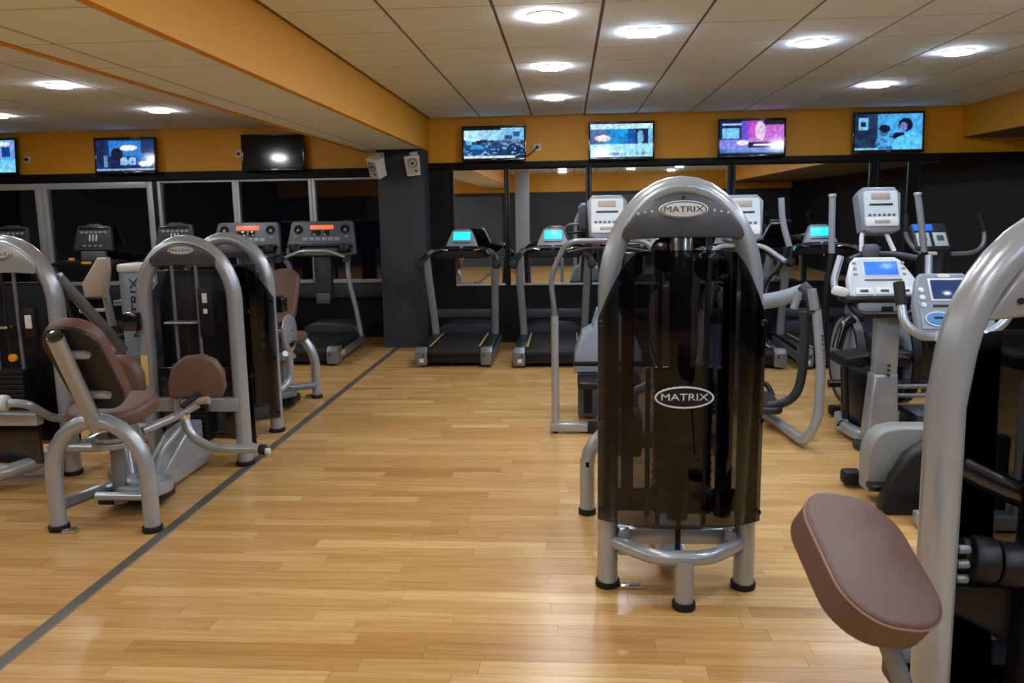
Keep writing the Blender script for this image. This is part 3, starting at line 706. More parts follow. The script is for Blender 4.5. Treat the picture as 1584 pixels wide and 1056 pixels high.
# --- tall arched machine in the middle, its smoked guard towards the photographer
tm = thing('weight_machine', 'tall arched weight machine with smoked guard standing alone on the aisle', 'gym machine', (0.442, 3.22, 0))
tower(tm, .322, 1.24, .402, cap_z=1.475, tr=.042, depth=.055, guard=-1, gl=(.324, .10, .315, 1.405, 1.15, .17), stack=False, out=.5, front=1.0, outz=-.62, low=1.04)
badge(tm, 1.555, -.0545, .094, .034, False)
for s in (-1, 1):
    for i in range(3): P('crown_rivet', whitep, tm, lambda b: cyl(b, .005, .006, T(s * (.118 + .026 * i), -.057, 1.55 - .004 * i) @ RX(90), 8))
P('crown_screw', black, tm, lambda b: cyl(b, .006, .006, T(0, -.057, 1.60) @ RX(90), 10))
badge(tm, .847, -.168, .112, .043, True)
P('front_bar', silver, tm, lambda b: sweep(b, fillet([(-.27, -.01, .205), (-.20, -.09, .205), (-.10, -.185, .205), (.10, -.185, .205), (.20, -.09, .205), (.27, -.01, .205)], .1), .03, None, 14, (0, 0, 1)))
P('front_foot', silver, tm, lambda b: cyl(b, .037, .18, T(.01, -.19, .11), 18)); P('front_foot_cap', rubber, tm, lambda b: cyl(b, .046, .03, T(.01, -.19, .015), 20, .005))
P('cross_beam', silver, tm, lambda b: rbox(b, .50, .06, .07, T(0, .03, .215), .012))
for s in (-1, 1): P('gusset', silver, tm, lambda b: rbox(b, .05, .06, .11, T(s * .215, -.02, .205), .01))
P('floor_bracket', chrome, tm, lambda b: rbox(b, .09, .035, .012, T(-.185, -.02, .008), .003))
P('base_beam', silver, tm, lambda b: rbox(b, .11, .85, .09, T(0, .46, .09), .015))
P('rear_leg', silver, tm, lambda b: u_leg(b, 0, .82, .345, .52))
for s in (-1, 1): P('rear_foot_cap', rubber, tm, lambda b: cyl(b, .046, .03, T(s * .345, .82, .015), 18, .005))
P('center_column', blackg, tm, lambda b: rbox(b, .085, .05, 1.16, T(.0, -.02, .88), .012))
P('weight_stack', blackg, tm, lambda b: (rbox(b, .23, .10, .62, T(.025, .06, .62), .006), [rbox(b, .236, .106, .004, T(.025, .06, .36 + .034 * i), 0) for i in range(16)]))
for s in (-1, 1):
    P('guide_rod', silver_dk, tm, lambda b: cyl(b, .012, 1.25, T(.025 + s * .095, .06, .86), 12))
    P('inner_rail', black, tm, lambda b: rbox(b, .05, .04, 1.06, T(s * .20, .03, .86), .008))
P('cable_rod', rubber, tm, lambda b: cyl(b, .011, .42, T(-.005, -.10, .36), 10))
P('stack_frame', silver_dk, tm, lambda b: (rbox(b, .02, .03, .62, T(-.12, .0, .62), .004), rbox(b, .02, .03, .62, T(.165, .0, .62), .004)))
P('lower_plate', dgreyp, tm, lambda b: rbox(b, .52, .02, .10, T(0, .02, .37), .01))
P('pulley', blackg, tm, lambda b: (cyl(b, .075, .03, T(-.04, .06, 1.38) @ RX(90), 24, .005), cyl(b, .06, .03, T(.12, .06, 1.33) @ RX(90), 24, .005)))
P('backrest', brown, tm, lambda b: cushion(b, rrect(.22, .42, .10), .08, T(.05, .60, 1.0) @ RX(-8) @ FRONT))
P('seat', brown, tm, lambda b: cushion(b, rrect(.40, .40, .08), .08, T(.03, .50, .50)))
P('counterweight', dgreyp, tm, lambda b: cyl(b, .11, .10, T(-.17, .30, .58) @ RY(90), 24, .01))
P('lever_arm', silver, tm, lambda b: tube(b, [(-.18, .30, .58), (-.18, .42, .72), (.05, .50, .80), (.2, .5, .80)], .022, .06, 10))
P('selector_knob', orangep, tm, lambda b: cyl(b, .018, .03, T(.20, .10, .95) @ RX(90), 14, .004))
P('tension_strut', chrome, tm, lambda b: tube(b, [(-.10, .15, 1.02), (-.06, .14, .88)], .007, .01, 8))

# --- abductor machines: tower plus a reclined seat unit on -y side
def hip_machine(label, loc, rz, grp):
    t = thing('hip_machine', label, 'gym machine', loc, rz, grp)
    tower(t, .335, 1.05, .355, cap_z=1.275, tr=.047, depth=.05, guard=1, gl=(.342, .12, .12, 1.22, 1.0, .18), out=.35, front=1.15)
    badge(t, 1.36, -.057, .082, .026, False)
    P('side_cover', black, t, lambda b: rbox(b, .50, .02, 1.02, T(0, .115, .72), .006))
    P('lower_cover', blackg, t, lambda b: rbox(b, .54, .04, .42, T(0, .02, .42), .01))
    P('selector_column', black, t, lambda b: rbox(b, .09, .05, .30, T(.13, -.04, .98), .01))
    P('selector_tag', whitep, t, lambda b: (rbox(b, .03, .01, .06, T(.13, -.07, 1.07), .003), rbox(b, .025, .01, .03, T(.13, -.07, .99), .003)))
    P('stack_top_plate', silver, t, lambda b: rbox(b, .20, .10, .012, T(-.03, -.04, .92), .004))
    P('sticker', whitep, t, lambda b: rbox(b, .05, .004, .05, T(-.235, .0, 1.19), 0))
    P('instruction_label', yellowlabel, t, lambda b: rbox(b, .045, .006, .19, T(-.293, -.05, .62), .003))
    P('adjuster_box', blackg, t, lambda b: rbox(b, .10, .09, .12, T(-.34, -.05, .93), .015))
    P('cross_beam', silver, t, lambda b: rbox(b, .58, .06, .09, T(0, -.03, .40), .012))
    P('base_beam', silver, t, lambda b: (rbox(b, .16, .70, .10, T(.0, -.36, .085), .02), prism(b, [(-.68, .0), (-.1, .0), (-.1, .22), (-.30, .2)], .15, T(-.075, 0, .1) @ Matrix(((0, 0, 1, 0), (1, 0, 0, 0), (0, 1, 0, 0), (0, 0, 0, 1))), .02)))
    P('rear_leg', silver, t, lambda b: u_leg(b, 0, -1.09, .245, .57, .04))
    for s in (-1, 1): P('rear_foot_cap', rubber, t, lambda b: cyl(b, .05, .03, T(s * .245, -1.09, .015), 18, .005))
    P('cross_tube', silver, t, lambda b: tube(b, [(-.1, -.98, .14), (.22, -.98, .14)], .022, .02, 12))
    P('link_bar', silver_dk, t, lambda b: tube(b, [(-.24, -1.05, .12), (-.12, -.85, .14), (-.02, -.6, .12)], .03, .05, 10))
    P('leveling_lug', chrome, t, lambda b: rbox(b, .06, .05, .02, T(-.17, -1.12, .01), .004))
    P('back_post', silver, t, lambda b: sweep(b, [(0, -1.08, .53), (.035, -1.385, 1.03)], .038, None, 14))
    P('back_post_cap', blackg, t, lambda b: cyl(b, .036, .02, T(.0355, -1.389, 1.037) @ RX(32), 16, .005))
    Rb = T(.025, -1.215, .845) @ RX(32)
    bo = rrect(.28, .53, .12)
    P('backrest', brown, t, lambda b: cushion(b, bo, .075, Rb @ T(.02, 0, 0) @ FRONT @ T(0, 0, -.085), .02))
    P('backrest_shell', padback, t, lambda b: prism(b, rrect(.27, .52, .115), .022, Rb @ T(.02, 0, 0) @ FRONT @ T(0, 0, -.022), .006))
    for z in (.11, -.15):
        P('pad_bracket', silver, t, lambda b: (cyl(b, .022, .09, Rb @ T(.04, -.008, z) @ RY(90), 12, .004), rbox(b, .03, .05, .03, Rb @ T(.085, .0, z), .006)))
    P('seat', brown, t, lambda b: cushion(b, rrect(.40, .40, .14), .085, T(-.04, -.85, .53) @ RX(6), .03))
    P('seat_post', silver_dk, t, lambda b: cyl(b, .035, .50, T(-.03, -.88, .32), 16))
    P('seat_hub', silver, t, lambda b: (cyl(b, .115, .03, T(-.03, -.88, .40), 24, .006), cyl(b, .10, .02, T(-.03, -.88, .43), 24)))
    P('pivot_disc', silver, t, lambda b: (cyl(b, .145, .06, T(.06, -.80, .135), 28, .008), cyl(b, .10, .02, T(.06, -.80, .175), 24, .004)))
    P('pivot_disc', silver_dk, t, lambda b: (cyl(b, .13, .05, T(-.10, -.62, .15), 28, .008)))
    P('pivot_base', black, t, lambda b: rbox(b, .34, .20, .07, T(-.02, -.74, .07), .012))
    P('pivot_pin', chrome, t, lambda b: cyl(b, .02, .05, T(.05, -.80, .205), 12, .004))
    for s in (-1, 1):
        a = P('leg_arm', silver, t, lambda b: (tube(b, [(s * .06, -.70, .16), (s * .10, -.66, .30), (s * .15, -.48, .40), (s * .15, -.44, .52)], .02, .05, 12), rbox(b, .04, .04, .16, T(s * .10, -.44, .50), .01)))
        P('arm_bar', tan, a, lambda b: tube(b, [(s * .14, -.46, .515), (s * .30, -.47, .53)], .024, .01, 12))
        P('thigh_pad', brown, t, lambda b: cushion(b, [(-.15, -.11), (.13, -.11), (.155, -.06), (.15, .03), (.11, .10), (.04, .135), (-.06, .125), (-.13, .07), (-.155, -.02)], .08, T(s * .22, -.41, .655) @ RZ(s * 12) @ FRONT, .02))
        f = P('foot_lever', silver, t, lambda b: tube(b, [(s * .16, -.50, .44), (s * .20, -.52, .33), (s * .32, -.53, .262), (s * .60, -.53, .262)], .026, .09, 12))
        P('lever_joint', chrome, f, lambda b: cyl(b, .034, .05, T(s * .16, -.50, .45), 14, .008))
        P('lever_end', rubber, f, lambda b: cyl(b, .03, .04, T(s * .615, -.53, .258) @ RY(90), 14, .006))
        P('lever_bolt', whitep, f, lambda b: cyl(b, .018, .03, T(s * .645, -.535, .25) @ RY(90), 12, .004))
        P('grab_handle', silver, t, lambda b: tube(b, [(s * .02, -.70, .41), (s * .13, -.55, .45), (s * .22, -.45, .50)], .024, .05, 12))
        P('hand_grip', rubber, t, lambda b: tube(b, [(s * .20, -.60, .52), (s * .27, -.52, .58)], .017, .01, 10))
    return t
h0 = hip_machine('brown-seated hip machine with reclined backrest, its back to the aisle end', (-2.335, 4.83, 0), 0, None)
h1 = copy_tree(h0, (-2.415, 5.62, 0), 180, 'arched hip machine with smoked guard, its seat towards the treadmills')
for ch in list(h1.children):
    if ch.name.split('.')[0] in ('foot_lever', 'thigh_pad', 'leg_arm'):
        for g in list(ch.children): bpy.data.objects.remove(g)
        bpy.data.objects.remove(ch)
P('swing_disc', silver, h1, lambda b: cyl(b, .15, .03, T(-.215, -.58, .64) @ RY(90), 28, .01))
P('swing_arm', silver, h1, lambda b: tube(b, [(-.20, -.58, .50), (-.20, -.60, .25), (-.10, -.35, .16)], .03, .10, 12))
P('disc_bolt', chrome, h1, lambda b: cyl(b, .012, .014, T(-.232, -.58, .66) @ RY(90), 10))

# --- machine cut by the picture edge
le = thing('leg_machine', 'arched leg machine with silver crown, cut off by the picture edge', 'gym machine', (-3.35, 4.62, 0))
tower(le, .34, 1.05, .375, cap_z=1.26, tr=.045, depth=.06, guard=1, gl=(.325, .12, .14, 1.15, .98, .16), capm=silver, out=.35, front=1.15)
badge(le, 1.36, -.069, .10, .03, False)
P('rear_stay', silver_dk, le, lambda b: tube(b, [(.30, .03, 1.22), (.42, .35, .80), (.44, .42, .70)], .035, .06, 12))
P('side_cover', black, le, lambda b: rbox(b, .52, .02, 1.0, T(0, .115, .68), .006))
P('stack_top_plate', chrome, le, lambda b: rbox(b, .26, .10, .014, T(-.08, -.06, .93), .004))
P('selector_column', black, le, lambda b: rbox(b, .07, .04, .18, T(.16, -.05, .95), .01))
P('selector_tag', whitep, le, lambda b: rbox(b, .04, .01, .08, T(.16, -.075, .96), .004))
P('selector_knob', orangep, le, lambda b: cyl(b, .024, .03, T(.045, -.08, .745) @ RX(90), 16, .005))
P('roller_pad', whitep, le, lambda b: cyl(b, .045, .20, T(.13, -.42, .55) @ RY(90), 20, .012))
P('roller_arm', silver, le, lambda b: tube(b, [(.24, -.42, .55), (.33, -.40, .54), (.36, -.25, .42), (.34, -.1, .38)], .024, .06, 12))
P('front_rail', silver, le, lambda b: rbox(b, .70, .07, .08, T(-.02, -.30, .43), .015))
P('base_loop', silver, le, lambda b: tube(b, [(-.5, -.40, .09), (.02, -.36, .09), (.30, -.05, .16), (.30, .25, .16)], .045, .15, 14))
P('kick_plate', blackg, le, lambda b: rbox(b, .60, .03, .26, T(-.05, -.20, .26), .01))

# --- pale column machine between the towers
cm = thing('column_machine', 'pale blue-grey column machine with a tan pad behind the hip machine', 'gym machine', (-3.08, 5.62, 0))
P('column', bluegrey, cm, lambda b: rbox(b, .17, .24, 1.17, T(0, 0, .60), .02)); P('column_cap', whitep, cm, lambda b: prism(b, rrect(.21, .27, .06), .06, T(0, 0, 1.18), .02))
lettering('column_lettering', 'MATRIX', dgreyp, cm, T(.03, -.1215, .93) @ FRONT @ RZ(90), .088, 1.35)
P('side_arm', bluegrey, cm, lambda b: rbox(b, .26, .08, .08, T(.12, -.14, .60) @ RY(-16), .015))
P('base_foot', whitep, cm, lambda b: rbox(b, .30, .55, .09, T(0, -.05, .045), .02)); P('base_rail', silver_dk, cm, lambda b: rbox(b, .62, .09, .08, T(-.18, .18, .05), .02))
P('arm_pad', tan, cm, lambda b: cushion(b, [(-.09, -.14), (.06, -.14), (.10, .04), (.10, .14), (.03, .14), (-.10, -.04)], .07, T(-.23, -.10, 1.15) @ FRONT, .02))
P('pad_post', silver, cm, lambda b: (tube(b, [(-.20, -.10, 1.04), (-.19, -.06, .80)], .028, .02, 12), tube(b, [(-.17, -.06, .96), (-.06, .0, .96)], .02, .02, 10)))
P('pull_pin', cream, cm, lambda b: (tube(b, [(-.36, -.12, .915), (-.21, -.10, .915)], .012, .01, 10), cyl(b, .018, .03, T(-.37, -.12, .915) @ RY(90), 12, .005)))
# ------------------------------------------------------------------ cardio machines in the middle rows
def tall_console(t, x, y, z, rz=0, w=.30, h=.30):
    """white-faced console on its pod, facing the photographer"""
    R_ = T(x, y, z) @ RZ(rz) @ RX(-14)
    c = P('console', greyp, t, lambda b: prism(b, [(-w / 2 - .02, h / 2 - .03), (-w / 2 + .03, h / 2 + .025), (w / 2 - .03, h / 2 + .025), (w / 2 + .02, h / 2 - .03), (w / 2, -h / 2 - .02), (w / 2 - .05, -h / 2 - .045), (-w / 2 + .05, -h / 2 - .045), (-w / 2, -h / 2 - .02)][::-1], .13, R_ @ FRONT @ T(0, 0, -.13), .022))
    P('console_face', offwhite, c, lambda b: prism(b, rrect(w - .03, h - .02, .02), .006, R_ @ FRONT, .002, 1))
    P('display', amber, c, lambda b: rbox(b, w * .5, .006, h * .17, R_ @ T(0, -.007, h * .32), .003))
    P('slot', black, c, lambda b: rbox(b, w * .62, .006, h * .05, R_ @ T(0, -.007, h * .10), .002))
    for i in range(6): P('key', mgreyp, c, lambda b: rbox(b, w * .075, .008, h * .06, R_ @ T(w * (-.32 + .128 * i), -.007, -h * .18), .003))
    P('lower_panel', whitep, c, lambda b: rbox(b, w * .84, .008, h * .24, R_ @ T(0, -.006, -h * .36), .004))
    P('lower_print', amber, c, lambda b: rbox(b, w * .40, .004, h * .09, R_ @ T(0, -.011, -h * .36), .001))
    return c

# stepper with a hoop-shaped handrail, left of the arched machine
st = thing('stepper', 'climbing stepper with a silver hoop handrail behind the arched machine', 'cardio machine', (0.28, 6.2, 0))
P('hoop_rail', silver_dk, st, lambda b: tube(b, [(-.37, -.60, .80), (-.375, -.60, .90), (-.40, -.58, 1.10), (-.29, -.58, 1.355), (.27, -.58, 1.355), (.38, -.58, 1.10), (.36, -.60, .90), (.36, -.60, .80)], .019, .09, 12))
for s in (-1, 1): P('rail_post', silver, st, lambda b: cyl(b, .026, .82, T(s * .37, -.60, .43), 16))
P('stabilizer', silver, st, lambda b: rbox(b, .27, .07, .06, T(-.275, -.60, .045), .012)); P('stabilizer_end', rubber, st, lambda b: rbox(b, .10, .08, .07, T(-.09, -.60, .045), .012))
P('stabilizer_foot', rubber, st, lambda b: cyl(b, .02, .02, T(-.37, -.60, .01), 14)); P('rear_beam', silver_dk, st, lambda b: rbox(b, .12, 1.3, .08, T(.10, .05, .06), .015))
P('shroud', bluegrey, st, lambda b: prism(b, [(-.235, .36), (-.225, .52), (-.17, .66), (-.10, .70), (-.06, .83), (.10, .83), (.14, .70), (.21, .66), (.265, .52), (.275, .36)][::-1], .30, T(0, -.25, 0) @ FRONT @ T(0, 0, -.30), .025))
P('shroud_band', black, st, lambda b: rbox(b, .52, .32, .035, T(.02, -.10, .435), .01))
for s in (-1, 1):
    P('lower_leg', mgreyp, st, lambda b: rbox(b, .15, .20, .34, T(.02 + s * .15, -.14, .19), .02)); P('leg_slot', black, st, lambda b: rbox(b, .06, .02, .27, T(.02 + s * .15, -.243, .19), .006))
    P('pedal', black, st, lambda b: prism(b, rrect(.16, .34, .04), .05, T(.02 + s * .15, -.38, .30), .012))
P('mast', silver_dk, st, lambda b: tube(b, [(.05, .25, .3), (.05, .62, 1.25)], .035, .1, 12))
tall_console(st, .055, .72, 1.52, 0, .30, .31)
P('handlebar', black, st, lambda b: tube(b, [(-.28, .45, 1.22), (-.1, .60, 1.25), (.2, .60, 1.25), (.38, .45, 1.22)], .018, .08, 10))

# elliptical with step-through side rails, right of the arched machine
el = thing('elliptical', 'elliptical trainer with curved silver side rail beside the arched machine', 'cardio machine', (1.22, 6.2, 0))
for s in (-1, 1):
    r = P('side_rail', silver, el, lambda b: sweep(b, fillet([(s * .22, .05, .05), (s * .315, -1.0, .05), (s * .385, -1.02, .20), (s * .395, -1.0, .58), (s * .35, -1.0, .92)], .10), .034, .03, 14, (1, 0, 0)))
    lettering('rail_lettering', 'MATRIX', dgreyp, r, T(s * .388, -1.032, .66) @ FRONT @ RZ(-86), .036, 1.6)
    P('rail_joint', dgreyp, el, lambda b: sweep(b, fillet([(s * .345, -.99, .90), (s * .325, -.97, 1.0), (s * .27, -.93, 1.06)], .06), .045, .04, 14, (0, 1, 0)))
    P('joint_sleeve', greyp, el, lambda b: (tube(b, [(s * .335, -1.01, .92), (s * .315, -1.0, 1.05)], .03, .02, 12), tube(b, [(s * .25, -.96, 1.03), (s * .22, -.96, .92)], .026, .02, 12)))
    P('rest_arm', greyp, el, lambda b: sweep(b, fillet([(s * .29, -.93, 1.03), (s * .16, -.93, .985), (s * -.02, -.93, .955)], .08), .05, .035, 14, (0, 1, 0)))
    P('link_tube', dgreyp, el, lambda b: sweep(b, fillet([(s * .385, -.62, .86), (s * .40, -.62, .50), (s * .36, -.60, .24), (s * .16, -.50, .16)], .14), .032, None, 12, (0, 1, 0)))
    pd = P('pedal', dgreyp, el, lambda b: prism(b, rrect(.17, .36, .06), .05, T(s * .20, -.42, .15) @ RX(6), .015))
    P('pedal_tread', rubber, pd, lambda b: prism(b, rrect(.14, .32, .05), .012, T(s * .20, -.42, .20) @ RX(6), .004, 1))
    P('pedal_guard', black, pd, lambda b: tube(b, [(s * .12, -.26, .20), (s * .13, -.22, .28), (s * .25, -.22, .28), (s * .28, -.28, .2)], .02, .04, 10))
    P('swing_handle', silver, el, lambda b: sweep(b, fillet([(s * .465, .40, 1.64), (s * .48, .40, 1.45), (s * .54, .40, 1.26)], .1), .025, None, 12))
    P('swing_lower', black, el, lambda b: sweep(b, fillet([(s * .54, .40, 1.27), (s * .50, .42, 1.13), (s * .35, .42, .96), (s * .30, .42, .40)], .08), .022, None, 12))
P('drive_housing', dgreyp, el, lambda b: prism(b, [(-.2, .05), (.75, .05), (.75, .42), (.55, .60), (.1, .50), (-.2, .2)], .26, T(-.13, .10, 0) @ Matrix(((0, 0, 1, 0), (1, 0, 0, 0), (0, 1, 0, 0), (0, 0, 0, 1))), .04))
P('mast', silver_dk, el, lambda b: tube(b, [(.15, .50, .5), (.18, .46, 1.32)], .04, .1, 12))
tall_console(el, .17, .40, 1.50, 0, .30, .31)
P('handlebar', silver, el, lambda b: tube(b, [(-.14, .22, 1.20), (.0, .40, 1.27), (.33, .40, 1.27), (.47, .22, 1.15)], .019, .08, 10))

# elliptical with chrome poles and a big round drive disc
e3 = thing('elliptical', 'elliptical trainer with two chrome poles and a grey drive disc', 'cardio machine', (2.36, 6.4, 0))
tall_console(e3, 0.02, 0, 1.545, 5, .29, .29)
for s in (-1, 1):
    P('console_neck', whitep, e3, lambda b: tube(b, [(s * .06 - .01, .04, 1.41), (s * .075 - .02 + .02 * s, .0, 1.34), (s * .12, -.04, 1.22)], .018, .05, 10))
    pole = P('swing_pole', silver, e3, lambda b: sweep(b, fillet([(s * .315 - .03, .0, 1.64), (s * .33 - .01, .0, 1.45), (s * .345 + .015, .0, 1.20)], .1), .025, None, 12))
    P('pole_cap', silver, pole, lambda b: cyl(b, .03, .03, T(s * .315 - .03, 0, 1.645), 14, .008))
    P('pole_lower', black, e3, lambda b: sweep(b, fillet([(s * .345 + .015, 0, 1.21), (s * .36, 0, .9), (s * .34, .05, .35)], .1), .027, None, 12))
    dsc = P('drive_disc', greyp, e3, lambda b: cyl(b, .33, .05, T(s * .20, -.05, .40) @ RY(90), 40, .015))
    P('disc_rim', black, dsc, lambda b: ring(b, .35, .35, .03, .06, T(s * .20 - .03, -.05, .40) @ RY(90), 40))
    P('disc_hub', blackg, dsc, lambda b: cyl(b, .075, .07, T(s * .20, -.08, .39) @ RY(90), 24, .006))
    P('crank', blackg, e3, lambda b: (tube(b, [(s * .22, -.20, .74), (s * .28, -.20, .68), (s * .33, -.22, .50)], .04, .05, 12)))
    P('pedal', black, e3, lambda b: prism(b, rrect(.15, .34, .05), .05, T(s * .12, -.22, .45), .015))
P('fixed_bar', dgreyp, e3, lambda b: tube(b, [(-.24, -.12, 1.16), (-.12, -.05, 1.20), (.12, -.05, 1.20), (.26, -.12, 1.17)], .025, .08, 12))
P('grip_pod', mgreyp, e3, lambda b: rbox(b, .12, .08, .12, T(-.07, -.08, 1.22), .03))
P('mast', dgreyp, e3, lambda b: tube(b, [(0, .1, .3), (0, .0, 1.25)], .04, .1, 12))
P('drive_housing', black, e3, lambda b: rbox(b, .30, .50, .58, T(0, .0, .36), .08))
P('rear_stabilizer', black, e3, lambda b: rbox(b, .80, .10, .07, T(0, -.32, .05), .02)); P('base_beam', silver_dk, e3, lambda b: rbox(b, .14, 1.0, .08, T(0, .2, .06), .02))
P('side_link', black, e3, lambda b: tube(b, [(-.42, -.34, .26), (.42, -.34, .26)], .03, .02, 10))

# stepper with a bright blue screen
b1 = thing('blue_screen_stepper', 'grey-posted stepper with a bright blue screen', 'cardio machine', (1.99, 5.25, 0))
def low_console(t, x, y, z, w, h, dispm, extra):
    R_ = T(x, y, z) @ RX(-32)
    o = [(-w * .50, -h * .5), (-w * .49, .0), (-w * .40, h * .40), (-w * .34, h * .5), (w * .22, h * .5), (w * .30, h * .42), (w * .49, -.1 * h), (w * .52, -h * .5)]
    c = P('console', greyp if extra else whitep, t, lambda b: prism(b, o, .06, R_ @ FRONT @ T(0, 0, -.06), .016))
    P('console_face', offwhite if not extra else greyp, c, lambda b: prism(b, [(u * .9, v * .9) for u, v in o], .006, R_ @ FRONT, .002, 1))
    P('screen_bezel', whitep, c, lambda b: rbox(b, w * .52, .006, h * .38, R_ @ T(-.01 * w, -.007, h * .20), .004))
    P('screen', dispm, c, lambda b: rbox(b, w * .47, .006, h * .32, R_ @ T(-.01 * w, -.010, h * .20), .003))
    P('slot', black if extra else mgreyp, c, lambda b: rbox(b, w * .52, .008, h * .035, R_ @ T(0, -.008, -h * .07), .002))
    return c, R_
c1, R1 = low_console(b1, -.005, 0, 1.115, .44, .30, bluedisp, False)
for i in range(3):
    P('key_panel', whitep, c1, lambda b: rbox(b, .11, .01, .05, R1 @ T(-.13 + .125 * i, -.008, -.10), .004)); P('key_slot', dgreyp, c1, lambda b: rbox(b, .05, .008, .018, R1 @ T(-.13 + .125 * i, -.013, -.10), .003))
for i in range(6): P('side_key', greyp, c1, lambda b: rbox(b, .022, .008, .016, R1 @ T(-.165 + (.30 if i > 2 else 0), -.008, .10 - .04 * (i % 3)), .003))
P('console_tray', black, b1, lambda b: rbox(b, .46, .16, .045, T(-.04, -.02, .985), .02)); P('console_chin', greyp, b1, lambda b: rbox(b, .30, .12, .09, T(-.03, -.03, .925), .02))
P('chin_socket', black, b1, lambda b: rbox(b, .07, .01, .035, T(0, -.095, .925), .003))
P('lower_bar', black, b1, lambda b: tube(b, [(-.22, -.02, .97), (-.18, -.10, .89), (.14, -.10, .89), (.2, -.02, .97)], .022, .06, 10))
P('main_post', silver, b1, lambda b: (rbox(b, .145, .10, .40, T(.035, 0, .68), .02), prism(b, [(-.075, 0), (.075, 0), (.10, -.42), (-.105, -.42)], .13, T(.03, .065, .50) @ FRONT, .02)))
for i in range(3): P('post_bolt', dgreyp, b1, lambda b: cyl(b, .009, .012, T(.04, -.068, .50 + .03 * i) @ RX(90), 10))
for s in (-1, 1):
    hb = P('handlebar', silver, b1, lambda b: tube(b, [(s * .10 - .04, 0, .99), (s * .28 - .03, -.06, 1.03), (s * .29 - .03, -.04, 1.10), (s * .27 - .0, .0, 1.25)], .022, .05, 12))
    P('hand_shield', whitep, hb, lambda b: rbox(b, .10, .06, .06, T(s * .25 - .035, -.06, 1.035) @ RY(s * -14), .02))
    P('pedal', black, b1, lambda b: prism(b, [(0, 0), (.16, -.02), (.17, -.075), (.04, -.09), (0, -.07)] if s > 0 else [(0, 0), (0, -.07), (-.04, -.09), (-.17, -.075), (-.16, -.02)], .30, T(.03 + s * .05, .40, .60) @ FRONT, .02))
for s in (-1, 1): P('pedal_link', blackg, b1, lambda b: tube(b, [(s * .12, .2, .15), (s * .14, .22, .5)], .025, .02, 10))
P('drive_housing', black, b1, lambda b: rbox(b, .18, .50, .40, T(.06, .38, .26), .05))
P('foot_loop', silver, b1, lambda b: tube(b, [(-.02, -.02, .06), (-.10, .30, .06), (-.03, .60, .06), (.3, .62, .06)], .045, .14, 14))
P('foot_beam', silver, b1, lambda b: rbox(b, .5, .09, .08, T(.2, .62, .05), .02)); P('front_foot', dgreyp, b1, lambda b: rbox(b, .36, .12, .05, T(.05, -.02, .028), .015))
P('rear_platform', dgreyp, b1, lambda b: rbox(b, .24, .3, .16, T(.42, .25, .12), .03)); P('grey_hoop', silver_dk, b1, lambda b: tube(b, [(.16, .1, .33), (.36, .1, .33), (.38, .1, .39), (.16, .1, .39)], .016, .03, 10))

# exercise bike beside the foreground machine
b2 = thing('exercise_bike', 'grey exercise bike with round blue keys, half hidden by foreground tube', 'cardio machine', (2.0, 4.5, 0))
c2, R2 = low_console(b2, .075, 0, 1.04, .41, .36, darkdisp, True)
P('crest', cream, c2, lambda b: prism(b, ellipse(.035, .014), .008, R2 @ T(-.02, -.004, .155) @ FRONT, .003, 1))
for sx in (-.095, .055):
    k_ = P('key_dome', bluebtn, c2, lambda b: prism(b, ellipse(.062, .038), .012, R2 @ T(sx, -.004, -.105) @ FRONT, .005, 2))
    P('key_ring', whitep, k_, lambda b: ring(b, .068, .044, .006, .01, R2 @ T(sx, -.004, -.105) @ FRONT)); P('key_label', black, k_, lambda b: rbox(b, .045, .004, .014, R2 @ T(sx, -.017, -.10), .002))
for kx, kz in ((-.155, .07), (-.155, .025), (-.155, -.02), (.15, .08), (.15, .035)): P('round_key', whitep, c2, lambda b: cyl(b, .016, .01, R2 @ T(kx, -.008, kz) @ RX(90), 14, .003))
P('post', silver, b2, lambda b: tube(b, [(.10, .05, .30), (.08, .04, .90)], .05, .05, 14))
for s in (-1, 1):
    hb = P('handlebar', silver, b2, lambda b: tube(b, [(s * .05 + .05, -.06, .86), (s * .16 + .02, -.14, .875), (s * .26 + .04, -.12, .94), (s * .29 + .07, -.06, 1.05)], .024, .07, 12))
    P('grip', rubber, hb, lambda b: tube(b, [(s * .285 + .067, -.07, 1.03), (s * .295 + .075, -.02, 1.15)], .029, .02, 12))
P('heart_sensor', whitep, b2, lambda b: tube(b, [(-.05, -.13, .872), (.06, -.10, .865)], .027, .02, 12))
P('shroud', mat('shroud_grey', srgb(138, 138, 134), .45, coat=.1), b2, lambda b: prism(b, [(-.415, .06), (-.42, .24), (-.41, .31), (-.385, .36), (-.34, .395), (-.27, .41), (-.05, .41), (.2, .36), (.25, .06)], .15, T(0, -.20, 0) @ FRONT @ T(0, 0, -.075), .012))
P('shroud_cover', black, b2, lambda b: prism(b, [(-.41, -.01), (-.40, .05), (-.362, .16), (-.29, .285), (-.17, .375), (0, .41), (.2, .38), (.2, -.02), (-.38, -.025)], .10, T(0, -.36, .03) @ FRONT, .02))
P('front_stabilizer', silver, b2, lambda b: rbox(b, .84, .09, .07, T(.02, .0, .055), .015)); P('stabilizer_end', rubber, b2, lambda b: rbox(b, .10, .10, .08, T(-.41, .0, .055), .02))
P('rear_stabilizer', silver, b2, lambda b: rbox(b, .66, .11, .07, T(.02, -.62, .045), .012)); P('base_beam', silver_dk, b2, lambda b: rbox(b, .16, .6, .10, T(-.05, -.32, .08), .02))
P('floor_pad', rubber, b2, lambda b: rbox(b, .60, .10, .012, T(.02, -.62, .006), .003)); P('pedal', black, b2, lambda b: prism(b, rrect(.14, .10, .03), .03, T(-.36, -.30, .09), .01))
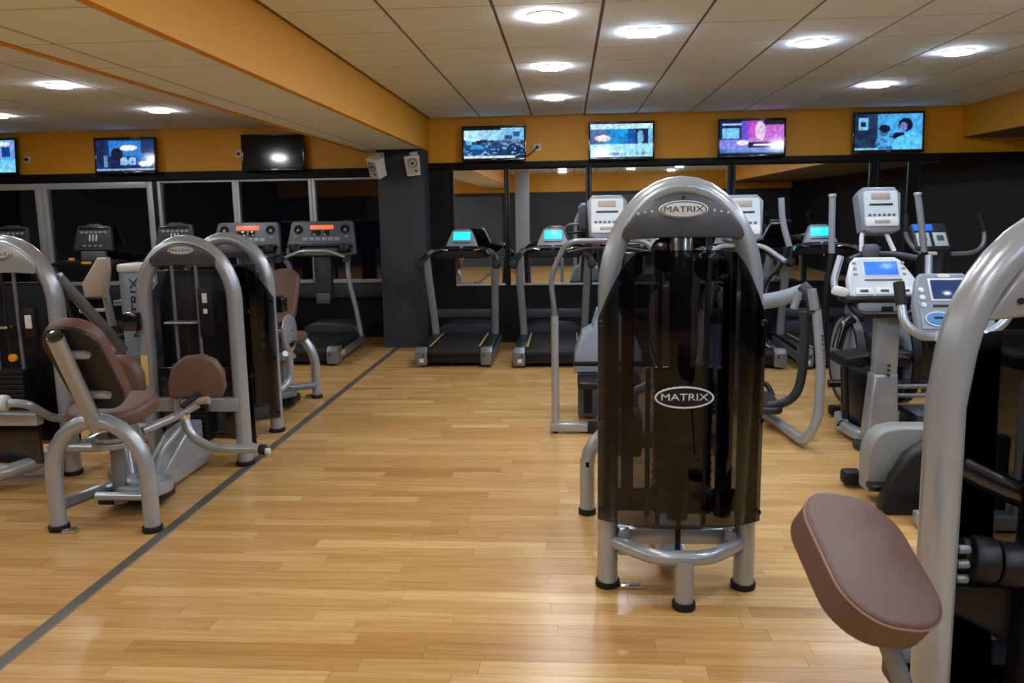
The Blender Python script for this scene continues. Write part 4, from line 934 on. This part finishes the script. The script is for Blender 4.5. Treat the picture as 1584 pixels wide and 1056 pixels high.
P('saddle', black, b2, lambda b: cushion(b, rrect(.24, .28, .10), .08, T(.16, -.62, .80), .03)); P('seat_post', silver, b2, lambda b: cyl(b, .03, .72, T(.16, -.62, .44), 14))

# bike in the dark corner
b3 = thing('exercise_bike', 'dark exercise bike with white console in the unlit corner', 'cardio machine', (3.2, 7.2, 0))
R3 = T(-.09, 0, 1.30) @ RZ(8) @ RX(-30)
c3 = P('console', dgreyp, b3, lambda b: prism(b, rrect(.32, .26, .04), .07, R3 @ FRONT @ T(0, 0, -.07), .015)); P('screen', bluedisp, c3, lambda b: rbox(b, .17, .008, .06, R3 @ T(-.06, -.004, .085), .003))
P('console_face', offwhite, c3, lambda b: (rbox(b, .12, .008, .13, R3 @ T(-.08, -.004, -.03), .004), rbox(b, .12, .008, .13, R3 @ T(.07, -.004, -.03), .004))); [P('key_block', mgreyp, c3, lambda b: rbox(b, .06, .006, .05, R3 @ T(x, -.009, -.02), .002)) for x in (-.08, .07)]
P('grip_plate', whitep, b3, lambda b: rbox(b, .14, .03, .03, T(-.14, -.08, 1.16), .01))
for s in (-1, 1):
    hb = P('handlebar', silver_dk, b3, lambda b: tube(b, [(s * .06 + .0, -.05, 1.15), (s * .22 + .03, -.06, 1.16), (s * .30 + .04, -.02, 1.22), (s * .33 + .02, 0, 1.32), (s * .30, .02, 1.48)], .02, .06, 12))
    P('grip', rubber, hb, lambda b: tube(b, [(s * .326 + .018, 0, 1.34), (s * .30, .02, 1.49)], .024, .02, 12))
P('post', dgreyp, b3, lambda b: tube(b, [(0, .1, .2), (0, .02, 1.18)], .045, .05, 12)); P('housing', black, b3, lambda b: rbox(b, .25, .75, .50, T(0, .10, .32), .10))
P('stabilizer', dgreyp, b3, lambda b: (rbox(b, .55, .09, .07, T(0, -.45, .04), .015), rbox(b, .55, .09, .07, T(0, .5, .04), .015))); P('saddle', black, b3, lambda b: cushion(b, rrect(.24, .28, .1), .08, T(0, -.42, .78), .03)); P('seat_post', silver_dk, b3, lambda b: cyl(b, .03, .72, T(0, -.42, .42), 14))

# ------------------------------------------------------------------ foreground machine at the picture edge
fm = thing('arm_machine', 'foreground weight machine with thick silver tube and brown arm pad', 'gym machine', (1.28, 2.05, 0))
def big_arch(b):
    a = .322; p = [(-a, 0, .03), (-a - .005, 0, .5), (-a - .01, 0, .95), (-a - .012, 0, 1.06)]
    for i in range(1, 20):
        th = math.pi - math.pi * i / 20; p.append((a * math.cos(th) * (1 + .0), 0, 1.13 + .40 * math.sin(th)))
    p += [(a, 0, 1.06), (a, 0, .95), (a, 0, .03)]; sweep(b, p, .046, .055, 18, (0, 1, 0))
P('arch_frame', silver, fm, big_arch)
P('crown_plate', mat('crown_silver', srgb(150, 150, 152), .3, .35, coat=.3), fm, lambda b: prism(b, [(-.275, 1.275), (-.20, 1.40), (-.10, 1.475), (0, 1.50), (.10, 1.475), (.20, 1.40), (.275, 1.275), (.2, 1.285), (0, 1.305), (-.2, 1.285)], .08, T(0, .03, 0) @ FRONT, .012))
for s in (-1, 1): P('crown_bolt', black, fm, lambda b: cyl(b, .008, .008, T(s * .20, -.052, 1.325) @ RX(90), 12))
for s in (-1, 1):
    P('foot_cap', rubber, fm, lambda b: cyl(b, .056, .03, T(s * .325, 0, .015), 20, .005))
P('rear_post', silver_dk, fm, lambda b: tube(b, [(-.24, .16, 1.26), (-.20, .20, 1.10), (-.20, .22, .2)], .03, .06, 12))
g = P('smoked_guard', smoke, fm, lambda b: shroud_mesh(b, .30, .14, .14, 1.22, 1.10, .16, sgn=1))
P('weight_column', black, fm, lambda b: prism(b, rrect(.17, .13, .05), 1.02, T(.02, .10, .14), .01)); P('column_collar', tan, fm, lambda b: (prism(b, rrect(.19, .15, .06), .07, T(.015, .10, 1.15), .012)))
P('collar_bolt', black, fm, lambda b: cyl(b, .007, .01, T(-.01, .02, 1.185) @ RX(90), 10)); P('sticker', cream, fm, lambda b: (rbox(b, .022, .004, .07, T(-.165, .188, 1.09), 0)))
for i in range(3):
    P('roller_sleeve', black, fm, lambda b: cyl(b, .06 - .002 * i, .062, T(-.205 + .068 * i, .02, .64 - .012 * i) @ RZ(-8) @ RY(96), 24, .010))
P('roller_axle', rubber, fm, lambda b: cyl(b, .045, .24, T(-.13, .03, .63) @ RZ(-8) @ RY(96), 18)); [P('axle_bolt', silver_dk, fm, lambda b: cyl(b, .012, .03, T(-.268, -.01, z) @ RY(90), 12, .003)) for z in (.60, .64, .68)]
P('sweep_lever', blackg, fm, lambda b: sweep(b, fillet([(-.24, .16, .86), (-.1, .14, .79), (.12, .10, .72)], .2), .035, .02, 12))
P('lower_hood', black, fm, lambda b: prism(b, [(-.25, .52), (.22, .52), (.22, .22), (.06, .24), (-.12, .38), (-.24, .44)], .10, T(0, .22, 0) @ FRONT, .02))
P('base_box', black, fm, lambda b: rbox(b, .56, .16, .13, T(.0, .36, .13), .02)); P('base_plate', greyp, fm, lambda b: rbox(b, .06, .006, .025, T(-.03, .278, .145), .002)); P('base_beam', black, fm, lambda b: rbox(b, .62, .10, .08, T(0, .12, .05), .015))
# arm pad on its lever
top, bot = Vector((.658, 1.927, .868)), Vector((.705, 1.612, .694))
uax = (bot - top).normalized(); wax = Vector((.935, 0, -.355)); wax = (wax - uax * wax.dot(uax)).normalized(); nax = wax.cross(uax) * -1
if nax.z < 0: nax = -nax
Rp = Matrix((wax, -uax, nax)).transposed().to_4x4(); Rp.translation = (top + bot) / 2 - Vector((1.28, 2.05, 0))
if Rp.to_3x3().determinant() < 0: Rp = Rp @ Matrix.Diagonal((-1, 1, 1, 1))
po = rrect(.262, .368, .112, 9)
pad = P('arm_pad', brown, fm, lambda b: cushion(b, po, .088, Rp @ T(0, 0, -.088), .012))
P('pad_piping', piping, pad, lambda b: piping_mesh(b, [(x * 1.0, y * 1.0) for x, y in po], .0035, Rp, -.011))
P('pad_board', padback, pad, lambda b: prism(b, rrect(.23, .33, .10), .015, Rp @ T(0, 0, -.100), .004))
P('pad_lever', silver_dk, fm, lambda b: sweep(b, [(.672 - 1.28, 1.77 - 2.05, .70), (.74 - 1.28, 1.74 - 2.05, .52), (.84 - 1.28, 1.70 - 2.05, .20)], .022, .018, 8, (0, 1, 0)))
P('lever_pivot', black, fm, lambda b: rbox(b, .60, .06, .06, T(-.28, -.20, .10) @ RZ(25), .015))
